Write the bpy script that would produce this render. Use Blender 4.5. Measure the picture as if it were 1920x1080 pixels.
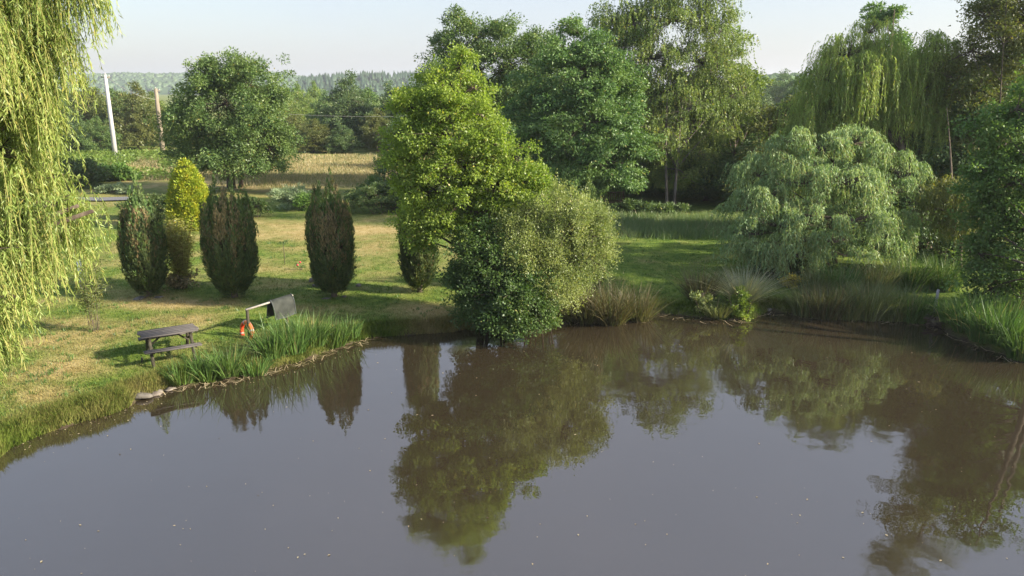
import bpy, math, random
import numpy as np
from mathutils import Vector

for o in list(bpy.data.objects):
    bpy.data.objects.remove(o, do_unlink=True)
R = math.radians
scene = bpy.context.scene
COL = scene.collection

# ------------------------------------------------------------------ camera
CAM_H = 7.7
PITCH = R(14.5)
F = 1430.0                      # focal length in pixels of the 1920 wide photograph
cam_d = bpy.data.cameras.new('camera')
cam_d.sensor_width = 36.0
cam_d.lens = 36.0 * F / 1920.0
cam_d.clip_start = 0.1
cam_d.clip_end = 12000.0
cam = bpy.data.objects.new('camera', cam_d)
COL.objects.link(cam)
cam.location = (0, 0, CAM_H)
cam.rotation_euler = (R(90) - PITCH, 0, 0)
scene.camera = cam

# ------------------------------------------------------------------ sky, sun, exposure
SUN_EL, SUN_AZ = R(25), R(-14)    # azimuth counted from +X (picture right) towards +Y (away)
sun_vec = Vector((math.cos(SUN_EL) * math.cos(SUN_AZ), math.cos(SUN_EL) * math.sin(SUN_AZ), math.sin(SUN_EL)))
world = bpy.data.worlds.new('World')
scene.world = world
world.use_nodes = True
wn, wl = world.node_tree.nodes, world.node_tree.links
wn.clear()
sky = wn.new('ShaderNodeTexSky')
sky.sky_type = 'NISHITA'
sky.sun_disc = False
sky.sun_elevation = SUN_EL
sky.sun_rotation = R(90) - SUN_AZ
sky.air_density = 1.2
sky.dust_density = 2.0
sky.ozone_density = 1.5
veil = wn.new('ShaderNodeMix'); veil.data_type = 'RGBA'     # thin even cloud veil over the blue
vn = wn.new('ShaderNodeTexNoise'); vn.inputs['Scale'].default_value = 1.6; vn.inputs['Detail'].default_value = 5
vc = wn.new('ShaderNodeTexCoord')
vm = wn.new('ShaderNodeMapRange')
vm.inputs['From Min'].default_value = 0.35; vm.inputs['From Max'].default_value = 0.7
vm.inputs['To Min'].default_value = 0.34; vm.inputs['To Max'].default_value = 0.70
wl.new(vc.outputs['Generated'], vn.inputs['Vector'])
wl.new(vn.outputs['Fac'], vm.inputs['Value'])
wl.new(vm.outputs['Result'], veil.inputs['Factor'])
wl.new(sky.outputs['Color'], veil.inputs['A'])
vs_ = wn.new('ShaderNodeSeparateXYZ'); wl.new(vc.outputs['Generated'], vs_.inputs[0])
vz = wn.new('ShaderNodeMapRange'); vz.inputs['From Min'].default_value = 0; vz.inputs['From Max'].default_value = 1
vz.inputs['To Min'].default_value = 1.0; vz.inputs['To Max'].default_value = 1.2
wl.new(vs_.outputs['Z'], vz.inputs['Value'])
vb = wn.new('ShaderNodeVectorMath'); vb.operation = 'SCALE'; vb.inputs[0].default_value = (2.76, 2.98, 3.76)
wl.new(vz.outputs['Result'], vb.inputs['Scale']); wl.new(vb.outputs['Vector'], veil.inputs['B'])
bg = wn.new('ShaderNodeBackground'); bg.inputs['Strength'].default_value = 0.069
wo = wn.new('ShaderNodeOutputWorld')
wl.new(veil.outputs['Result'], bg.inputs['Color'])
wl.new(bg.outputs['Background'], wo.inputs['Surface'])

sun_d = bpy.data.lights.new('sun', 'SUN')
sun_d.energy = 4.0
sun_d.angle = R(1.5)
sun_d.color = (1.0, 0.87, 0.68)
sun = bpy.data.objects.new('sun', sun_d)
COL.objects.link(sun)
sun.rotation_euler = (-sun_vec).to_track_quat('-Z', 'Y').to_euler()
sun.location = sun_vec * 100

scene.view_settings.view_transform = 'Standard'
scene.view_settings.look = 'None'
scene.view_settings.exposure = 1.85
scene.view_settings.gamma = 1.0
scene.view_settings.use_curve_mapping = False
scene.render.engine = 'CYCLES'
scene.cycles.max_bounces = 7
scene.cycles.diffuse_bounces = 4
scene.cycles.transmission_bounces = 4
scene.cycles.volume_bounces = 0
scene.cycles.caustics_reflective = False
scene.cycles.caustics_refractive = False

# ------------------------------------------------------------------ picture <-> place
CP, SP = math.cos(PITCH), math.sin(PITCH)
def ray(px, py):
    a, b = (px - 960) / F, -(py - 540) / F
    return np.array([a, CP + b * SP, -SP + b * CP])
def P(px, py, z=0.5):                      # point at height z that the picture shows there
    r = ray(px, py); t = (z - CAM_H) / r[2]
    return np.array([r[0] * t, r[1] * t, z])
def Q(px, py, Y):                          # point at distance Y
    r = ray(px, py); t = Y / r[1]
    return np.array([r[0] * t, Y, CAM_H + r[2] * t])
def mpp(py, Y):                            # metres per picture pixel there
    return Y / ray(960, py)[1] / F

# ------------------------------------------------------------------ mesh helpers
class MB:
    """collects quads/tris and links them as ONE mesh object"""
    def __init__(s): s.v = []; s.f = {3: [], 4: []}; s.n = 0; s.attr = []; s.tri = False
    def add(s, v, f, k):
        v = np.asarray(v, float).reshape(-1, 3); f = np.asarray(f, np.int64).reshape(-1, k)
        s.v.append(v); s.f[k].append(f + s.n); s.n += len(v)
    def data(s, name):
        v = np.concatenate(s.v)
        me = bpy.data.meshes.new(name)
        me.vertices.add(len(v)); me.vertices.foreach_set('co', v.ravel())
        ls, tot = [], []
        for k in (3, 4):
            if s.f[k]:
                f = np.concatenate(s.f[k]); ls.append(f.ravel()); tot.append(np.full(len(f), k))
        ls = np.concatenate(ls); tot = np.concatenate(tot)
        me.loops.add(len(ls)); me.loops.foreach_set('vertex_index', ls.astype(np.int32))
        me.polygons.add(len(tot))
        me.polygons.foreach_set('loop_start', (np.cumsum(tot) - tot).astype(np.int32))
        if s.attr:
            a = me.attributes.new('zone', 'FLOAT_COLOR', 'POINT')
            c = np.concatenate(s.attr); a.data.foreach_set('color', c.ravel())
        me.update(calc_edges=True)
        return me
    def build(s, name, m, parent=None, loc=None, smooth=False):
        if loc is not None:
            s.v = [a - np.asarray(loc, float) for a in s.v]
        me = s.data(name)
        me.materials.append(m)
        if smooth: me.shade_smooth()
        o = bpy.data.objects.new(name, me)
        COL.objects.link(o)
        if parent is not None: o.parent = parent
        return o
    # shapes
    def box(s, c, size, rot=None, taper=1.0):
        x, y, z = [q / 2 for q in size]
        v = np.array([[-x,-y,-z],[x,-y,-z],[x,y,-z],[-x,y,-z],[-x*taper,-y*taper,z],[x*taper,-y*taper,z],[x*taper,y*taper,z],[-x*taper,y*taper,z]])
        if rot is not None: v = v @ np.asarray(rot).T
        s.add(v + np.asarray(c), [[0,3,2,1],[4,5,6,7],[0,1,5,4],[1,2,6,5],[2,3,7,6],[3,0,4,7]], 4)
    def beam(s, a, b, w, h, up=(0,0,1)):
        a, b = np.asarray(a, float), np.asarray(b, float); d = b - a; L = np.linalg.norm(d); d /= L
        up = np.asarray(up, float); x = np.cross(up, d); x /= np.linalg.norm(x); u = np.cross(d, x)
        s.box((a + b) / 2, (w, h, L), np.stack([x, u, d], 1))
    def tube(s, pts, rad, k=8, cap=True):
        pts = np.asarray(pts, float); n = len(pts); rad = np.broadcast_to(np.asarray(rad, float), (n,))
        t = np.gradient(pts, axis=0); t /= np.linalg.norm(t, axis=1)[:, None] + 1e-9
        ref = np.array([0.3, 0.9, 0.1]) if abs(t[:, 1]).mean() < .7 else np.array([1.0, 0.1, 0.2])
        x = np.cross(t, ref); x /= np.linalg.norm(x, axis=1)[:, None]; y = np.cross(t, x)
        a = np.arange(k) * 2 * math.pi / k
        v = pts[:, None] + rad[:, None, None] * (np.cos(a)[None, :, None] * x[:, None] + np.sin(a)[None, :, None] * y[:, None])
        i = np.arange(n - 1)[:, None] * k; j = np.arange(k)[None]; j2 = (j + 1) % k
        f = np.stack([i + j, i + j2, i + k + j2, i + k + j], -1).reshape(-1, 4)
        base = s.n
        s.add(v.reshape(-1, 3), f, 4)
        if cap:
            c = np.array([pts[0], pts[-1]])
            m = (n - 1) * k
            jj = np.arange(k); jn = (jj + 1) % k
            f0 = np.stack([jn, jj, np.full(k, n * k)], -1); f1 = np.stack([m + jj, m + jn, np.full(k, n * k + 1)], -1)
            s.v.append(c); s.f[3].append(np.concatenate([f0, f1]) + base); s.n += 2
    def ico(s, c, r, rng, lump=0.2, n=2):
        v, f = ICO[n]; d = v.copy()
        k = 1 + lump * (np.sin(v @ rng.normal(size=3) * 2.5 + rng.random() * 6) * .6 + np.sin(v @ rng.normal(size=3) * 4 + rng.random() * 6) * .4)
        s.add(d * k[:, None] * np.asarray(r) + np.asarray(c), f, 3)

def _ico():
    g = (1 + 5 ** .5) / 2
    v = [(-1,g,0),(1,g,0),(-1,-g,0),(1,-g,0),(0,-1,g),(0,1,g),(0,-1,-g),(0,1,-g),(g,0,-1),(g,0,1),(-g,0,-1),(-g,0,1)]
    f = [(0,11,5),(0,5,1),(0,1,7),(0,7,10),(0,10,11),(1,5,9),(5,11,4),(11,10,2),(10,7,6),(7,1,8),(3,9,4),(3,4,2),(3,2,6),(3,6,8),(3,8,9),(4,9,5),(2,4,11),(6,2,10),(8,6,7),(9,8,1)]
    out = {}
    v = [np.array(a) / np.linalg.norm(a) for a in v]
    out[0] = (np.array(v), np.array(f))
    for lv in (1, 2, 3):
        mid = {}; nf = []
        def m(a, b):
            key = (min(a, b), max(a, b))
            if key not in mid:
                q = v[a] + v[b]; v.append(q / np.linalg.norm(q)); mid[key] = len(v) - 1
            return mid[key]
        for a, b, c in f:
            x, y, z = m(a, b), m(b, c), m(c, a)
            nf += [(a, x, z), (b, y, x), (c, z, y), (x, y, z)]
        f = nf; out[lv] = (np.array(v), np.array(f))
    return out
ICO = _ico()

def unit(a): return a / (np.linalg.norm(a, axis=-1, keepdims=True) + 1e-9)
def leaves(mb, p, d, n, L, W, fold=0.12):
    """one rhombic, slightly folded leaf for each point"""
    d = unit(d); s_ = unit(np.cross(d, n)); n = np.cross(s_, d)
    L = np.broadcast_to(L, (len(p),))[:, None]; W = np.broadcast_to(W, (len(p),))[:, None]
    m = p + d * L * .45
    if mb.tri:                                   # far crowns: one triangle a leaf
        mb.add(np.stack([p - s_ * W * .5, p + s_ * W * .5, p + d * L], 1).reshape(-1, 3), np.arange(len(p) * 3).reshape(-1, 3), 3); return
    up = n * W * fold
    v = np.stack([p, m + s_ * W * .5 + up, p + d * L, m - s_ * W * .5 + up], 1).reshape(-1, 3)
    mb.add(v, np.arange(len(p) * 4).reshape(-1, 4), 4)

def tag(o, label, cat, group=None, kind=None):
    o['label'] = label
    if cat: o['category'] = cat
    if group: o['group'] = group
    if kind: o['kind'] = kind
    return o
def thing(name, loc, label, cat, group=None, rz=0):
    o = bpy.data.objects.new(name, None); o.empty_display_size = .3
    COL.objects.link(o); o.location = [float(q) for q in loc]; o.rotation_euler = (0, 0, rz)
    return tag(o, label, cat, group)
def structure(o): o['kind'] = 'structure'; return o
def stuff(o, label, cat): return tag(o, label, cat, kind='stuff')
def copy_thing(o, loc, rz, sc, label):
    c = o.copy(); COL.objects.link(c)
    c.location = [float(q) for q in loc]; c.rotation_euler = (0, 0, rz); c.scale = sc
    c['label'] = label
    for ch in list(o.children):
        d = ch.copy(); COL.objects.link(d); d.parent = c
    return c

# ------------------------------------------------------------------ materials
def newmat(name):
    m = bpy.data.materials.new(name); m.use_nodes = True
    nt = m.node_tree; nt.nodes.clear()
    return m, nt.nodes, nt.links
def out(nd, lk, sh, disp=None):
    o = nd.new('ShaderNodeOutputMaterial'); lk.new(sh, o.inputs['Surface']); return o
def noise(nd, lk, scale, detail=3, coord='Object', vec=None):
    n = nd.new('ShaderNodeTexNoise'); n.inputs['Scale'].default_value = scale; n.inputs['Detail'].default_value = detail
    if vec is None:
        t = nd.new('ShaderNodeTexCoord'); vec = t.outputs[coord]
    lk.new(vec, n.inputs['Vector']); return n
def maprange(nd, lk, src, a, b, c, d):
    m = nd.new('ShaderNodeMapRange')
    for k, v in zip(('From Min', 'From Max', 'To Min', 'To Max'), (a, b, c, d)): m.inputs[k].default_value = v
    lk.new(src, m.inputs['Value']); return m.outputs['Result']
def mixc(nd, lk, fac, a, b, mode='MIX'):
    m = nd.new('ShaderNodeMix'); m.data_type = 'RGBA'; m.blend_type = mode
    for s, q in (('Factor', fac), ('A', a), ('B', b)):
        if isinstance(q, (int, float)): m.inputs[s].default_value = q
        elif isinstance(q, tuple): m.inputs[s].default_value = (*q, 1) if len(q) == 3 else q
        else: lk.new(q, m.inputs[s])
    return m.outputs['Result']

def leafmat(name, a, b, c=None, cfrac=0.06, trans=0.42, nscale=0.7, gloss=0.022, tw=(1.1, 1.15, .5)):
    """leaf: two greens by clump noise and leaf by leaf, a few odd leaves, light passing through"""
    m, nd, lk = newmat(name)
    a, b = tuple(q * 1.2 for q in a), tuple(q * 1.2 for q in b); cfrac *= .55
    geo = nd.new('ShaderNodeNewGeometry'); oi = nd.new('ShaderNodeObjectInfo')
    n = noise(nd, lk, nscale, 2)
    f = nd.new('ShaderNodeMath'); f.operation = 'ADD'
    lk.new(maprange(nd, lk, n.outputs['Fac'], .3, .7, -.25, .75), f.inputs[0])
    lk.new(maprange(nd, lk, geo.outputs['Random Per Island'], 0, 1, -.15, .55), f.inputs[1]); f.use_clamp = True
    col = mixc(nd, lk, f.outputs[0], a, b)
    if c is not None:
        w = nd.new('ShaderNodeTexWhiteNoise'); w.noise_dimensions = '1D'
        lk.new(geo.outputs['Random Per Island'], w.inputs['W'])
        g = nd.new('ShaderNodeMath'); g.operation = 'LESS_THAN'; g.inputs[1].default_value = cfrac
        lk.new(w.outputs['Value'], g.inputs[0])
        col = mixc(nd, lk, g.outputs[0], col, c)
    hs = nd.new('ShaderNodeHueSaturation')
    lk.new(maprange(nd, lk, oi.outputs['Random'], 0, 1, .494, .506), hs.inputs['Hue'])
    lk.new(maprange(nd, lk, oi.outputs['Random'], 0, 1, .92, 1.10), hs.inputs['Value'])
    lk.new(col, hs.inputs['Color']); col = hs.outputs['Color']
    d = nd.new('ShaderNodeBsdfDiffuse'); lk.new(col, d.inputs['Color'])
    t = nd.new('ShaderNodeBsdfTranslucent'); lk.new(mixc(nd, lk, 1.0, col, tw, 'MULTIPLY'), t.inputs['Color'])
    x = nd.new('ShaderNodeMixShader'); x.inputs[0].default_value = trans
    lk.new(d.outputs[0], x.inputs[1]); lk.new(t.outputs[0], x.inputs[2])
    g = nd.new('ShaderNodeBsdfGlossy'); g.inputs['Roughness'].default_value = .45; g.inputs['Color'].default_value = (.9, .95, 1, 1)
    y = nd.new('ShaderNodeMixShader'); y.inputs[0].default_value = gloss
    lk.new(x.outputs[0], y.inputs[1]); lk.new(g.outputs[0], y.inputs[2])
    out(nd, lk, y.outputs[0]); return m

def solidmat(name, a, b, scale=6, rough=.8, bump=.3, stretch=(1, 1, 1), bscale=None, spec=.3, thresh=(.35, .65)):
    m, nd, lk = newmat(name)
    t = nd.new('ShaderNodeTexCoord'); mp = nd.new('ShaderNodeMapping'); mp.inputs['Scale'].default_value = stretch
    lk.new(t.outputs['Object'], mp.inputs['Vector'])
    n = noise(nd, lk, scale, 6, vec=mp.outputs['Vector'])
    p = nd.new('ShaderNodeBsdfPrincipled'); p.inputs['Roughness'].default_value = rough
    p.inputs['Specular IOR Level'].default_value = spec
    lk.new(mixc(nd, lk, maprange(nd, lk, n.outputs['Fac'], *thresh, 0, 1), a, b), p.inputs['Base Color'])
    if bump:
        n2 = noise(nd, lk, bscale or scale * 2, 6, vec=mp.outputs['Vector'])
        bp = nd.new('ShaderNodeBump'); bp.inputs['Strength'].default_value = bump; bp.inputs['Distance'].default_value = .02
        lk.new(n2.outputs['Fac'], bp.inputs['Height']); lk.new(bp.outputs['Normal'], p.inputs['Normal'])
    out(nd, lk, p.outputs[0]); return m

BARK = solidmat('bark', (.055, .042, .032), (.13, .105, .08), 5, .9, .8, (1, 1, .25))
BARK_PALE = solidmat('birch_bark', (.075, .062, .055), (.17, .15, .14), 4, .85, .5, (1, 1, .5))
TWIG = solidmat('twig', (.12, .085, .035), (.22, .16, .06), 4, .8, 0)

SHOOT = solidmat('young_shoot', (.16, .17, .05), (.26, .25, .08), 4, .8, 0)
M_ALDER = leafmat('alder_leaf', (.135, .215, .036), (.26, .345, .068), (.42, .40, .09), .05, .54)
M_BUSH = leafmat('sallow_leaf', (.155, .205, .075), (.285, .33, .125), (.38, .36, .12), .05, .42)
M_OAK = leafmat('oak_leaf', (.065, .125, .038), (.135, .20, .055), (.28, .26, .06), .03, .35)
M_MAPLE = leafmat('dark_leaf', (.066, .135, .044), (.135, .215, .064), (.24, .25, .07), .03, .33)
M_BIRCH = leafmat('birch_leaf', (.115, .165, .055), (.205, .25, .08), (.34, .30, .07), .05, .42)
M_WILLOWG = leafmat('golden_willow_leaf', (.155, .23, .058), (.27, .345, .095), (.36, .34, .06), .04, .46, 1.0)
M_WILLOWL = leafmat('near_willow_leaf', (.19, .27, .065), (.31, .39, .105), (.42, .38, .09), .04, .46, .8)
M_WILLOWS = leafmat('silver_willow_leaf', (.145, .235, .105), (.265, .365, .175), (.30, .34, .14), .06, .36, 1.0)
M_NEARALD = leafmat('bank_tree_leaf', (.078, .150, .040), (.135, .215, .058), (.22, .27, .07), .03, .40)
M_DARK = leafmat('deep_green_leaf', (.060, .105, .042), (.11, .165, .058), (.2, .21, .06), .03, .33)  # deep green of undergrowth, forest trees and dark shrubs
M_OLIVE = leafmat('olive_leaf', (.085, .115, .035), (.15, .165, .05), (.26, .22, .05), .05, .4)
M_YELLOWG = leafmat('yellow_green_leaf', (.10, .165, .03), (.18, .235, .045), (.3, .3, .06), .04, .45)
M_GOLD = leafmat('golden_conifer_leaf', (.17, .23, .02), (.33, .33, .03), (.45, .36, .04), .05, .3, 3)
M_YEW = leafmat('cypress_leaf', (.062, .10, .040), (.12, .155, .058), (.19, .17, .06), .06, .25, 2.2)
M_YEWTIP = leafmat('cypress_tip_leaf', (.08, .14, .045), (.14, .20, .06), (.2, .18, .05), .05, .25, 2.2)
M_YEWDEAD = leafmat('browned_cypress_leaf', (.15, .12, .062), (.27, .21, .11), (.11, .13, .06), .30, .2, 2.2)
M_BAMBOO = leafmat('bamboo_leaf', (.22, .24, .06), (.36, .35, .11), (.42, .32, .12), .1, .42, 2)
M_SAGE = leafmat('sage_leaf', (.16, .22, .12), (.25, .31, .18), None, 0, .3, 2)
M_SHRUB = leafmat('shrub_leaf', (.07, .15, .03), (.12, .22, .04), None, 0, .36, 2)
M_HEDGE = leafmat('hedge_leaf', (.055, .095, .03), (.10, .14, .042), (.2, .18, .06), .05, .3, 1.5)
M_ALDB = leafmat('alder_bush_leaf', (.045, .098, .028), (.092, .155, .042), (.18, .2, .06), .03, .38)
M_YBUSH = leafmat('yellow_bush_leaf', (.34, .30, .04), (.50, .43, .06), (.2, .24, .05), .2, .35, 3)
M_REED = leafmat('reed_blade', (.055, .115, .028), (.105, .18, .042), (.32, .29, .12), .06, .35, 1.2)
M_SEDGE = leafmat('sedge_blade', (.10, .13, .05), (.18, .19, .075), (.30, .23, .12), .12, .3, 1.2)
M_RUSH = leafmat('brown_rush_blade', (.075, .065, .035), (.125, .11, .05), (.08, .11, .04), .3, .25, 1.5)
M_FOUNT = leafmat('fountain_grass_blade', (.22, .25, .16), (.34, .35, .24), (.42, .36, .25), .2, .3, 2)
M_MEADOW = leafmat('meadow_grass', (.22, .20, .10), (.36, .29, .165), (.15, .18, .07), .5, .3, .12)
M_MEADOWG = leafmat('long_green_grass', (.10, .16, .06), (.18, .23, .10), (.40, .33, .2), .06, .3, .4)
M_BRACKEN = leafmat('bracken_leaf', (.09, .155, .03), (.16, .22, .05), None, 0, .4, .5)
M_DEADLEAF = leafmat('floating_leaf', (.20, .16, .10), (.34, .30, .20), (.08, .06, .04), .4, .1, 3)
M_DEADREED = leafmat('dead_reed', (.26, .22, .13), (.42, .36, .24), (.12, .09, .05), .4, .15, 3)
M_FARWOOD = leafmat('far_wood_leaf', (.045, .085, .04), (.075, .12, .05), None, 0, .15, .01)
M_FARCON = leafmat('far_conifer_leaf', (.03, .06, .035), (.05, .085, .045), None, 0, .1, .01)

def grassmat(name, blade):
    m, nd, lk = newmat(name)
    at = nd.new('ShaderNodeAttribute'); at.attribute_name = 'zone'
    sep = nd.new('ShaderNodeSeparateColor'); lk.new(at.outputs['Color'], sep.inputs[0])
    n1 = noise(nd, lk, .55, 5); n2 = noise(nd, lk, 3.0, 4); n3 = noise(nd, lk, 22, 3)
    green = mixc(nd, lk, maprange(nd, lk, n2.outputs['Fac'], .35, .65, 0, 1), (.075, .13, .022), (.135, .19, .035))
    dryc = mixc(nd, lk, maprange(nd, lk, n2.outputs['Fac'], .35, .65, 0, 1), (.27, .215, .085), (.36, .29, .14))
    s = nd.new('ShaderNodeMath'); s.operation = 'ADD'
    lk.new(sep.outputs[0], s.inputs[0]); lk.new(maprange(nd, lk, n1.outputs['Fac'], .3, .7, -.38, .38), s.inputs[1])
    s2 = nd.new('ShaderNodeMath'); s2.operation = 'ADD'
    lk.new(s.outputs[0], s2.inputs[0]); lk.new(maprange(nd, lk, n3.outputs['Fac'], .3, .7, -.28, .28), s2.inputs[1])
    col = mixc(nd, lk, maprange(nd, lk, s2.outputs[0], .1, .9, 0, 1), green, dryc)
    if blade:
        geo = nd.new('ShaderNodeNewGeometry')
        hs = nd.new('ShaderNodeHueSaturation'); lk.new(col, hs.inputs['Color'])
        lk.new(maprange(nd, lk, geo.outputs['Random Per Island'], 0, 1, .7, 1.35), hs.inputs['Value'])
        col = hs.outputs['Color']
        d = nd.new('ShaderNodeBsdfDiffuse'); lk.new(col, d.inputs['Color'])
        t = nd.new('ShaderNodeBsdfTranslucent'); lk.new(col, t.inputs['Color'])
        x = nd.new('ShaderNodeMixShader'); x.inputs[0].default_value = .35
        lk.new(d.outputs[0], x.inputs[1]); lk.new(t.outputs[0], x.inputs[2]); out(nd, lk, x.outputs[0]); return m
    mud = mixc(nd, lk, maprange(nd, lk, n3.outputs['Fac'], .35, .65, 0, 1), (.03, .023, .016), (.065, .05, .035))
    col = mixc(nd, lk, sep.outputs[2], col, mud)
    p = nd.new('ShaderNodeBsdfPrincipled'); p.inputs['Roughness'].default_value = .95; p.inputs['Specular IOR Level'].default_value = .1
    lk.new(col, p.inputs['Base Color'])
    bp = nd.new('ShaderNodeBump'); bp.inputs['Strength'].default_value = .7; bp.inputs['Distance'].default_value = .05
    lk.new(n3.outputs['Fac'], bp.inputs['Height']); lk.new(bp.outputs['Normal'], p.inputs['Normal'])
    out(nd, lk, p.outputs[0]); return m
M_GROUND = grassmat('turf', False)
M_BLADE = grassmat('lawn_blade', True)

def watermat():
    m, nd, lk = newmat('muddy_water')
    p = nd.new('ShaderNodeBsdfPrincipled')
    n0 = noise(nd, lk, .12, 3)
    lk.new(mixc(nd, lk, n0.outputs['Fac'], (.0268, .0212, .0130), (.0325, .0256, .0158)), p.inputs['Base Color'])
    mpw = nd.new('ShaderNodeMapping'); mpw.inputs['Scale'].default_value = (.10, .35, 1); mpw.inputs['Rotation'].default_value = (0, 0, .35)
    tw_ = nd.new('ShaderNodeTexCoord'); lk.new(tw_.outputs['Object'], mpw.inputs['Vector'])
    nr = noise(nd, lk, 1.0, 4, vec=mpw.outputs['Vector']); lk.new(maprange(nd, lk, nr.outputs['Fac'], .42, .68, .012, .07), p.inputs['Roughness'])
    p.inputs['IOR'].default_value = 2.45
    t = nd.new('ShaderNodeTexCoord')
    a = noise(nd, lk, .9, 2, vec=t.outputs['Object']); b = noise(nd, lk, 5.0, 2, vec=t.outputs['Object'])
    ad = nd.new('ShaderNodeMath'); ad.operation = 'MULTIPLY_ADD'
    lk.new(b.outputs['Fac'], ad.inputs[0]); ad.inputs[1].default_value = .10; lk.new(a.outputs['Fac'], ad.inputs[2])
    bp = nd.new('ShaderNodeBump'); bp.inputs['Strength'].default_value = 1.0; bp.inputs['Distance'].default_value = .007
    lk.new(ad.outputs[0], bp.inputs['Height']); lk.new(bp.outputs['Normal'], p.inputs['Normal'])
    out(nd, lk, p.outputs[0]); return m
M_WATER = watermat()

# ------------------------------------------------------------------ terrain and pond
shore_px = [(-700,1600),(-260,1010),(-120,925),(0,858),(22,839),(74,817),(140,795),(207,778),(245,763),(252,752),(285,742),(315,728),(400,718),(470,702),
            (560,680),(640,650),(690,634),(760,629),(850,623),(880,616),(960,622),(1040,609),(1080,604),(1140,603),(1200,598),
            (1240,588),(1290,593),(1350,600),(1415,598),(1440,584),(1480,587),(1560,592),(1650,597),(1720,603),(1760,613),
            (1790,632),(1850,657),(1920,676),(2060,715),(2300,800),(2700,960),(3400,1500)]
POND = np.array([P(x, y, 0)[:2] for x, y in shore_px] + [[14, -12], [0, -18], [-12, -12]])
def sdist(p):
    """distance to the shore, positive on land"""
    p = np.atleast_2d(p)[:, :2]; a = POND; b = np.roll(POND, -1, 0)
    d2 = np.full(len(p), 1e18); inside = np.zeros(len(p), bool)
    for i in range(len(a)):
        e = b[i] - a[i]; w = p - a[i]
        t = np.clip((w @ e) / (e @ e), 0, 1)
        d2 = np.minimum(d2, ((w - t[:, None] * e) ** 2).sum(1))
        c = ((a[i, 1] <= p[:, 1]) != (b[i, 1] <= p[:, 1]))
        if abs(e[1]) > 1e-9:
            xi = a[i, 0] + (p[:, 1] - a[i, 1]) / e[1] * e[0]
            inside ^= c & (p[:, 0] < xi)
    return np.where(inside, -1, 1) * np.sqrt(d2)
def sm(t): t = np.clip(t, 0, 1); return t * t * (3 - 2 * t)
def wob(x, y): return np.sin(x * 1.7 + 2 * np.sin(y * .9)) * .5 + np.sin(y * 2.3 + 1.3 * np.sin(x * 1.1) + 1) * .5
def height(p, d=None):
    p = np.atleast_2d(p); x, y = p[:, 0], p[:, 1]
    if d is None: d = sdist(p)
    d = d + .10 * np.sin(x * 5.1 + y * 3.7) * np.sin(x * 2.3 - y * 4.1)
    land = -.03 + .34 * sm(d / .32) + .16 * sm(d / 5) + .025 * wob(x, y) * sm(d / 2) + .05 * wob(x * .25, y * .25) * sm(d / 6)
    far = np.hypot(x, y)
    land = land + 2.0 * sm((far - 130) / 500)
    return np.where(d > 0, land, -.03 - .9 * sm(-d / 1.6))
def hz(x, y): return float(height(np.array([[x, y]]))[0])
def onground(px, py):
    p = P(px, py, .3)
    for _ in range(3): p = P(px, py, max(.05, hz(p[0], p[1])))
    return p

dry_px = [(620,432,190,20,.95),(330,395,90,14,.35),(700,425,60,16,.7),(560,470,180,10,.35),(480,500,160,30,.38),(700,480,90,40,.35),(360,572,140,9,.8),
          (600,575,130,8,.5),(800,575,90,14,.8),(130,640,110,30,.65),(110,690,80,26,.75),(60,730,60,25,.7),(330,600,120,10,.4),(150,605,90,12,.6),
          (260,560,60,8,.6),(820,600,50,8,.5),(1215,492,50,4,.45),(1290,520,40,4,.3),(1060,575,30,8,.6),(380,330,150,10,.6),(560,318,330,34,.85),(280,312,160,14,.5),(240,470,60,60,.4),
          (860,480,40,40,.3),(200,760,30,10,.5),(130,780,60,12,.5)]
DRY = []
for x, y, rx, ry, a in dry_px:
    c = P(x, y, .45); DRY.append((c[0], c[1], rx * mpp(y, c[1]), abs(P(x, y - ry, .45)[1] - P(x, y + ry, .45)[1]) / 2 + .05, a))
def dryness(p):
    x, y = p[:, 0], p[:, 1]; v = np.full(len(p), .12)
    for cx, cy, rx, ry, a in DRY:
        v = np.maximum(v, a * np.exp(-(((x - cx) / rx) ** 2 + ((y - cy) / ry) ** 2) * .9))
    v = np.where(x < -1, v + .10, v - .10 * sm((x - 2) / 3))
    return np.clip(v, 0, 1)
def zone(p, d):
    z = np.zeros((len(p), 4), np.float32); z[:, 0] = dryness(p)
    z[:, 2] = 1 - sm((d - .02) / .22); z[:, 3] = 1
    return z
def axis(lo, hi, step, far_lo, far_hi):
    a = list(np.arange(lo, hi, step)); g = step; q = a[-1]
    while q < far_hi: g *= 1.16; q += g; a.append(q)
    g = step; q = lo; b = []
    while q > far_lo: g *= 1.16; q -= g; b.append(q)
    return np.array(b[::-1] + a)
gx = axis(-17, 18, .2, -5500, 5500); gy = axis(9, 34, .2, -600, 7000)
XX, YY = np.meshgrid(gx, gy); gp = np.stack([XX.ravel(), YY.ravel()], 1)
gd = sdist(gp); gz = height(gp, gd)
g = MB(); nx = len(gx)
ii = (np.arange(len(gy) - 1)[:, None] * nx + np.arange(nx - 1)[None]).ravel()
g.add(np.column_stack([gp, gz]), np.stack([ii, ii + 1, ii + nx + 1, ii + nx], 1), 4)
g.attr.append(zone(gp, gd))
structure(g.build('ground', M_GROUND, smooth=True))

w = MB()
w.add([[-40, -30, 0], [60, -30, 0], [60, 45, 0], [-40, 45, 0]], [[0, 1, 2, 3]], 4)
structure(w.build('pond_water', M_WATER))

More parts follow.
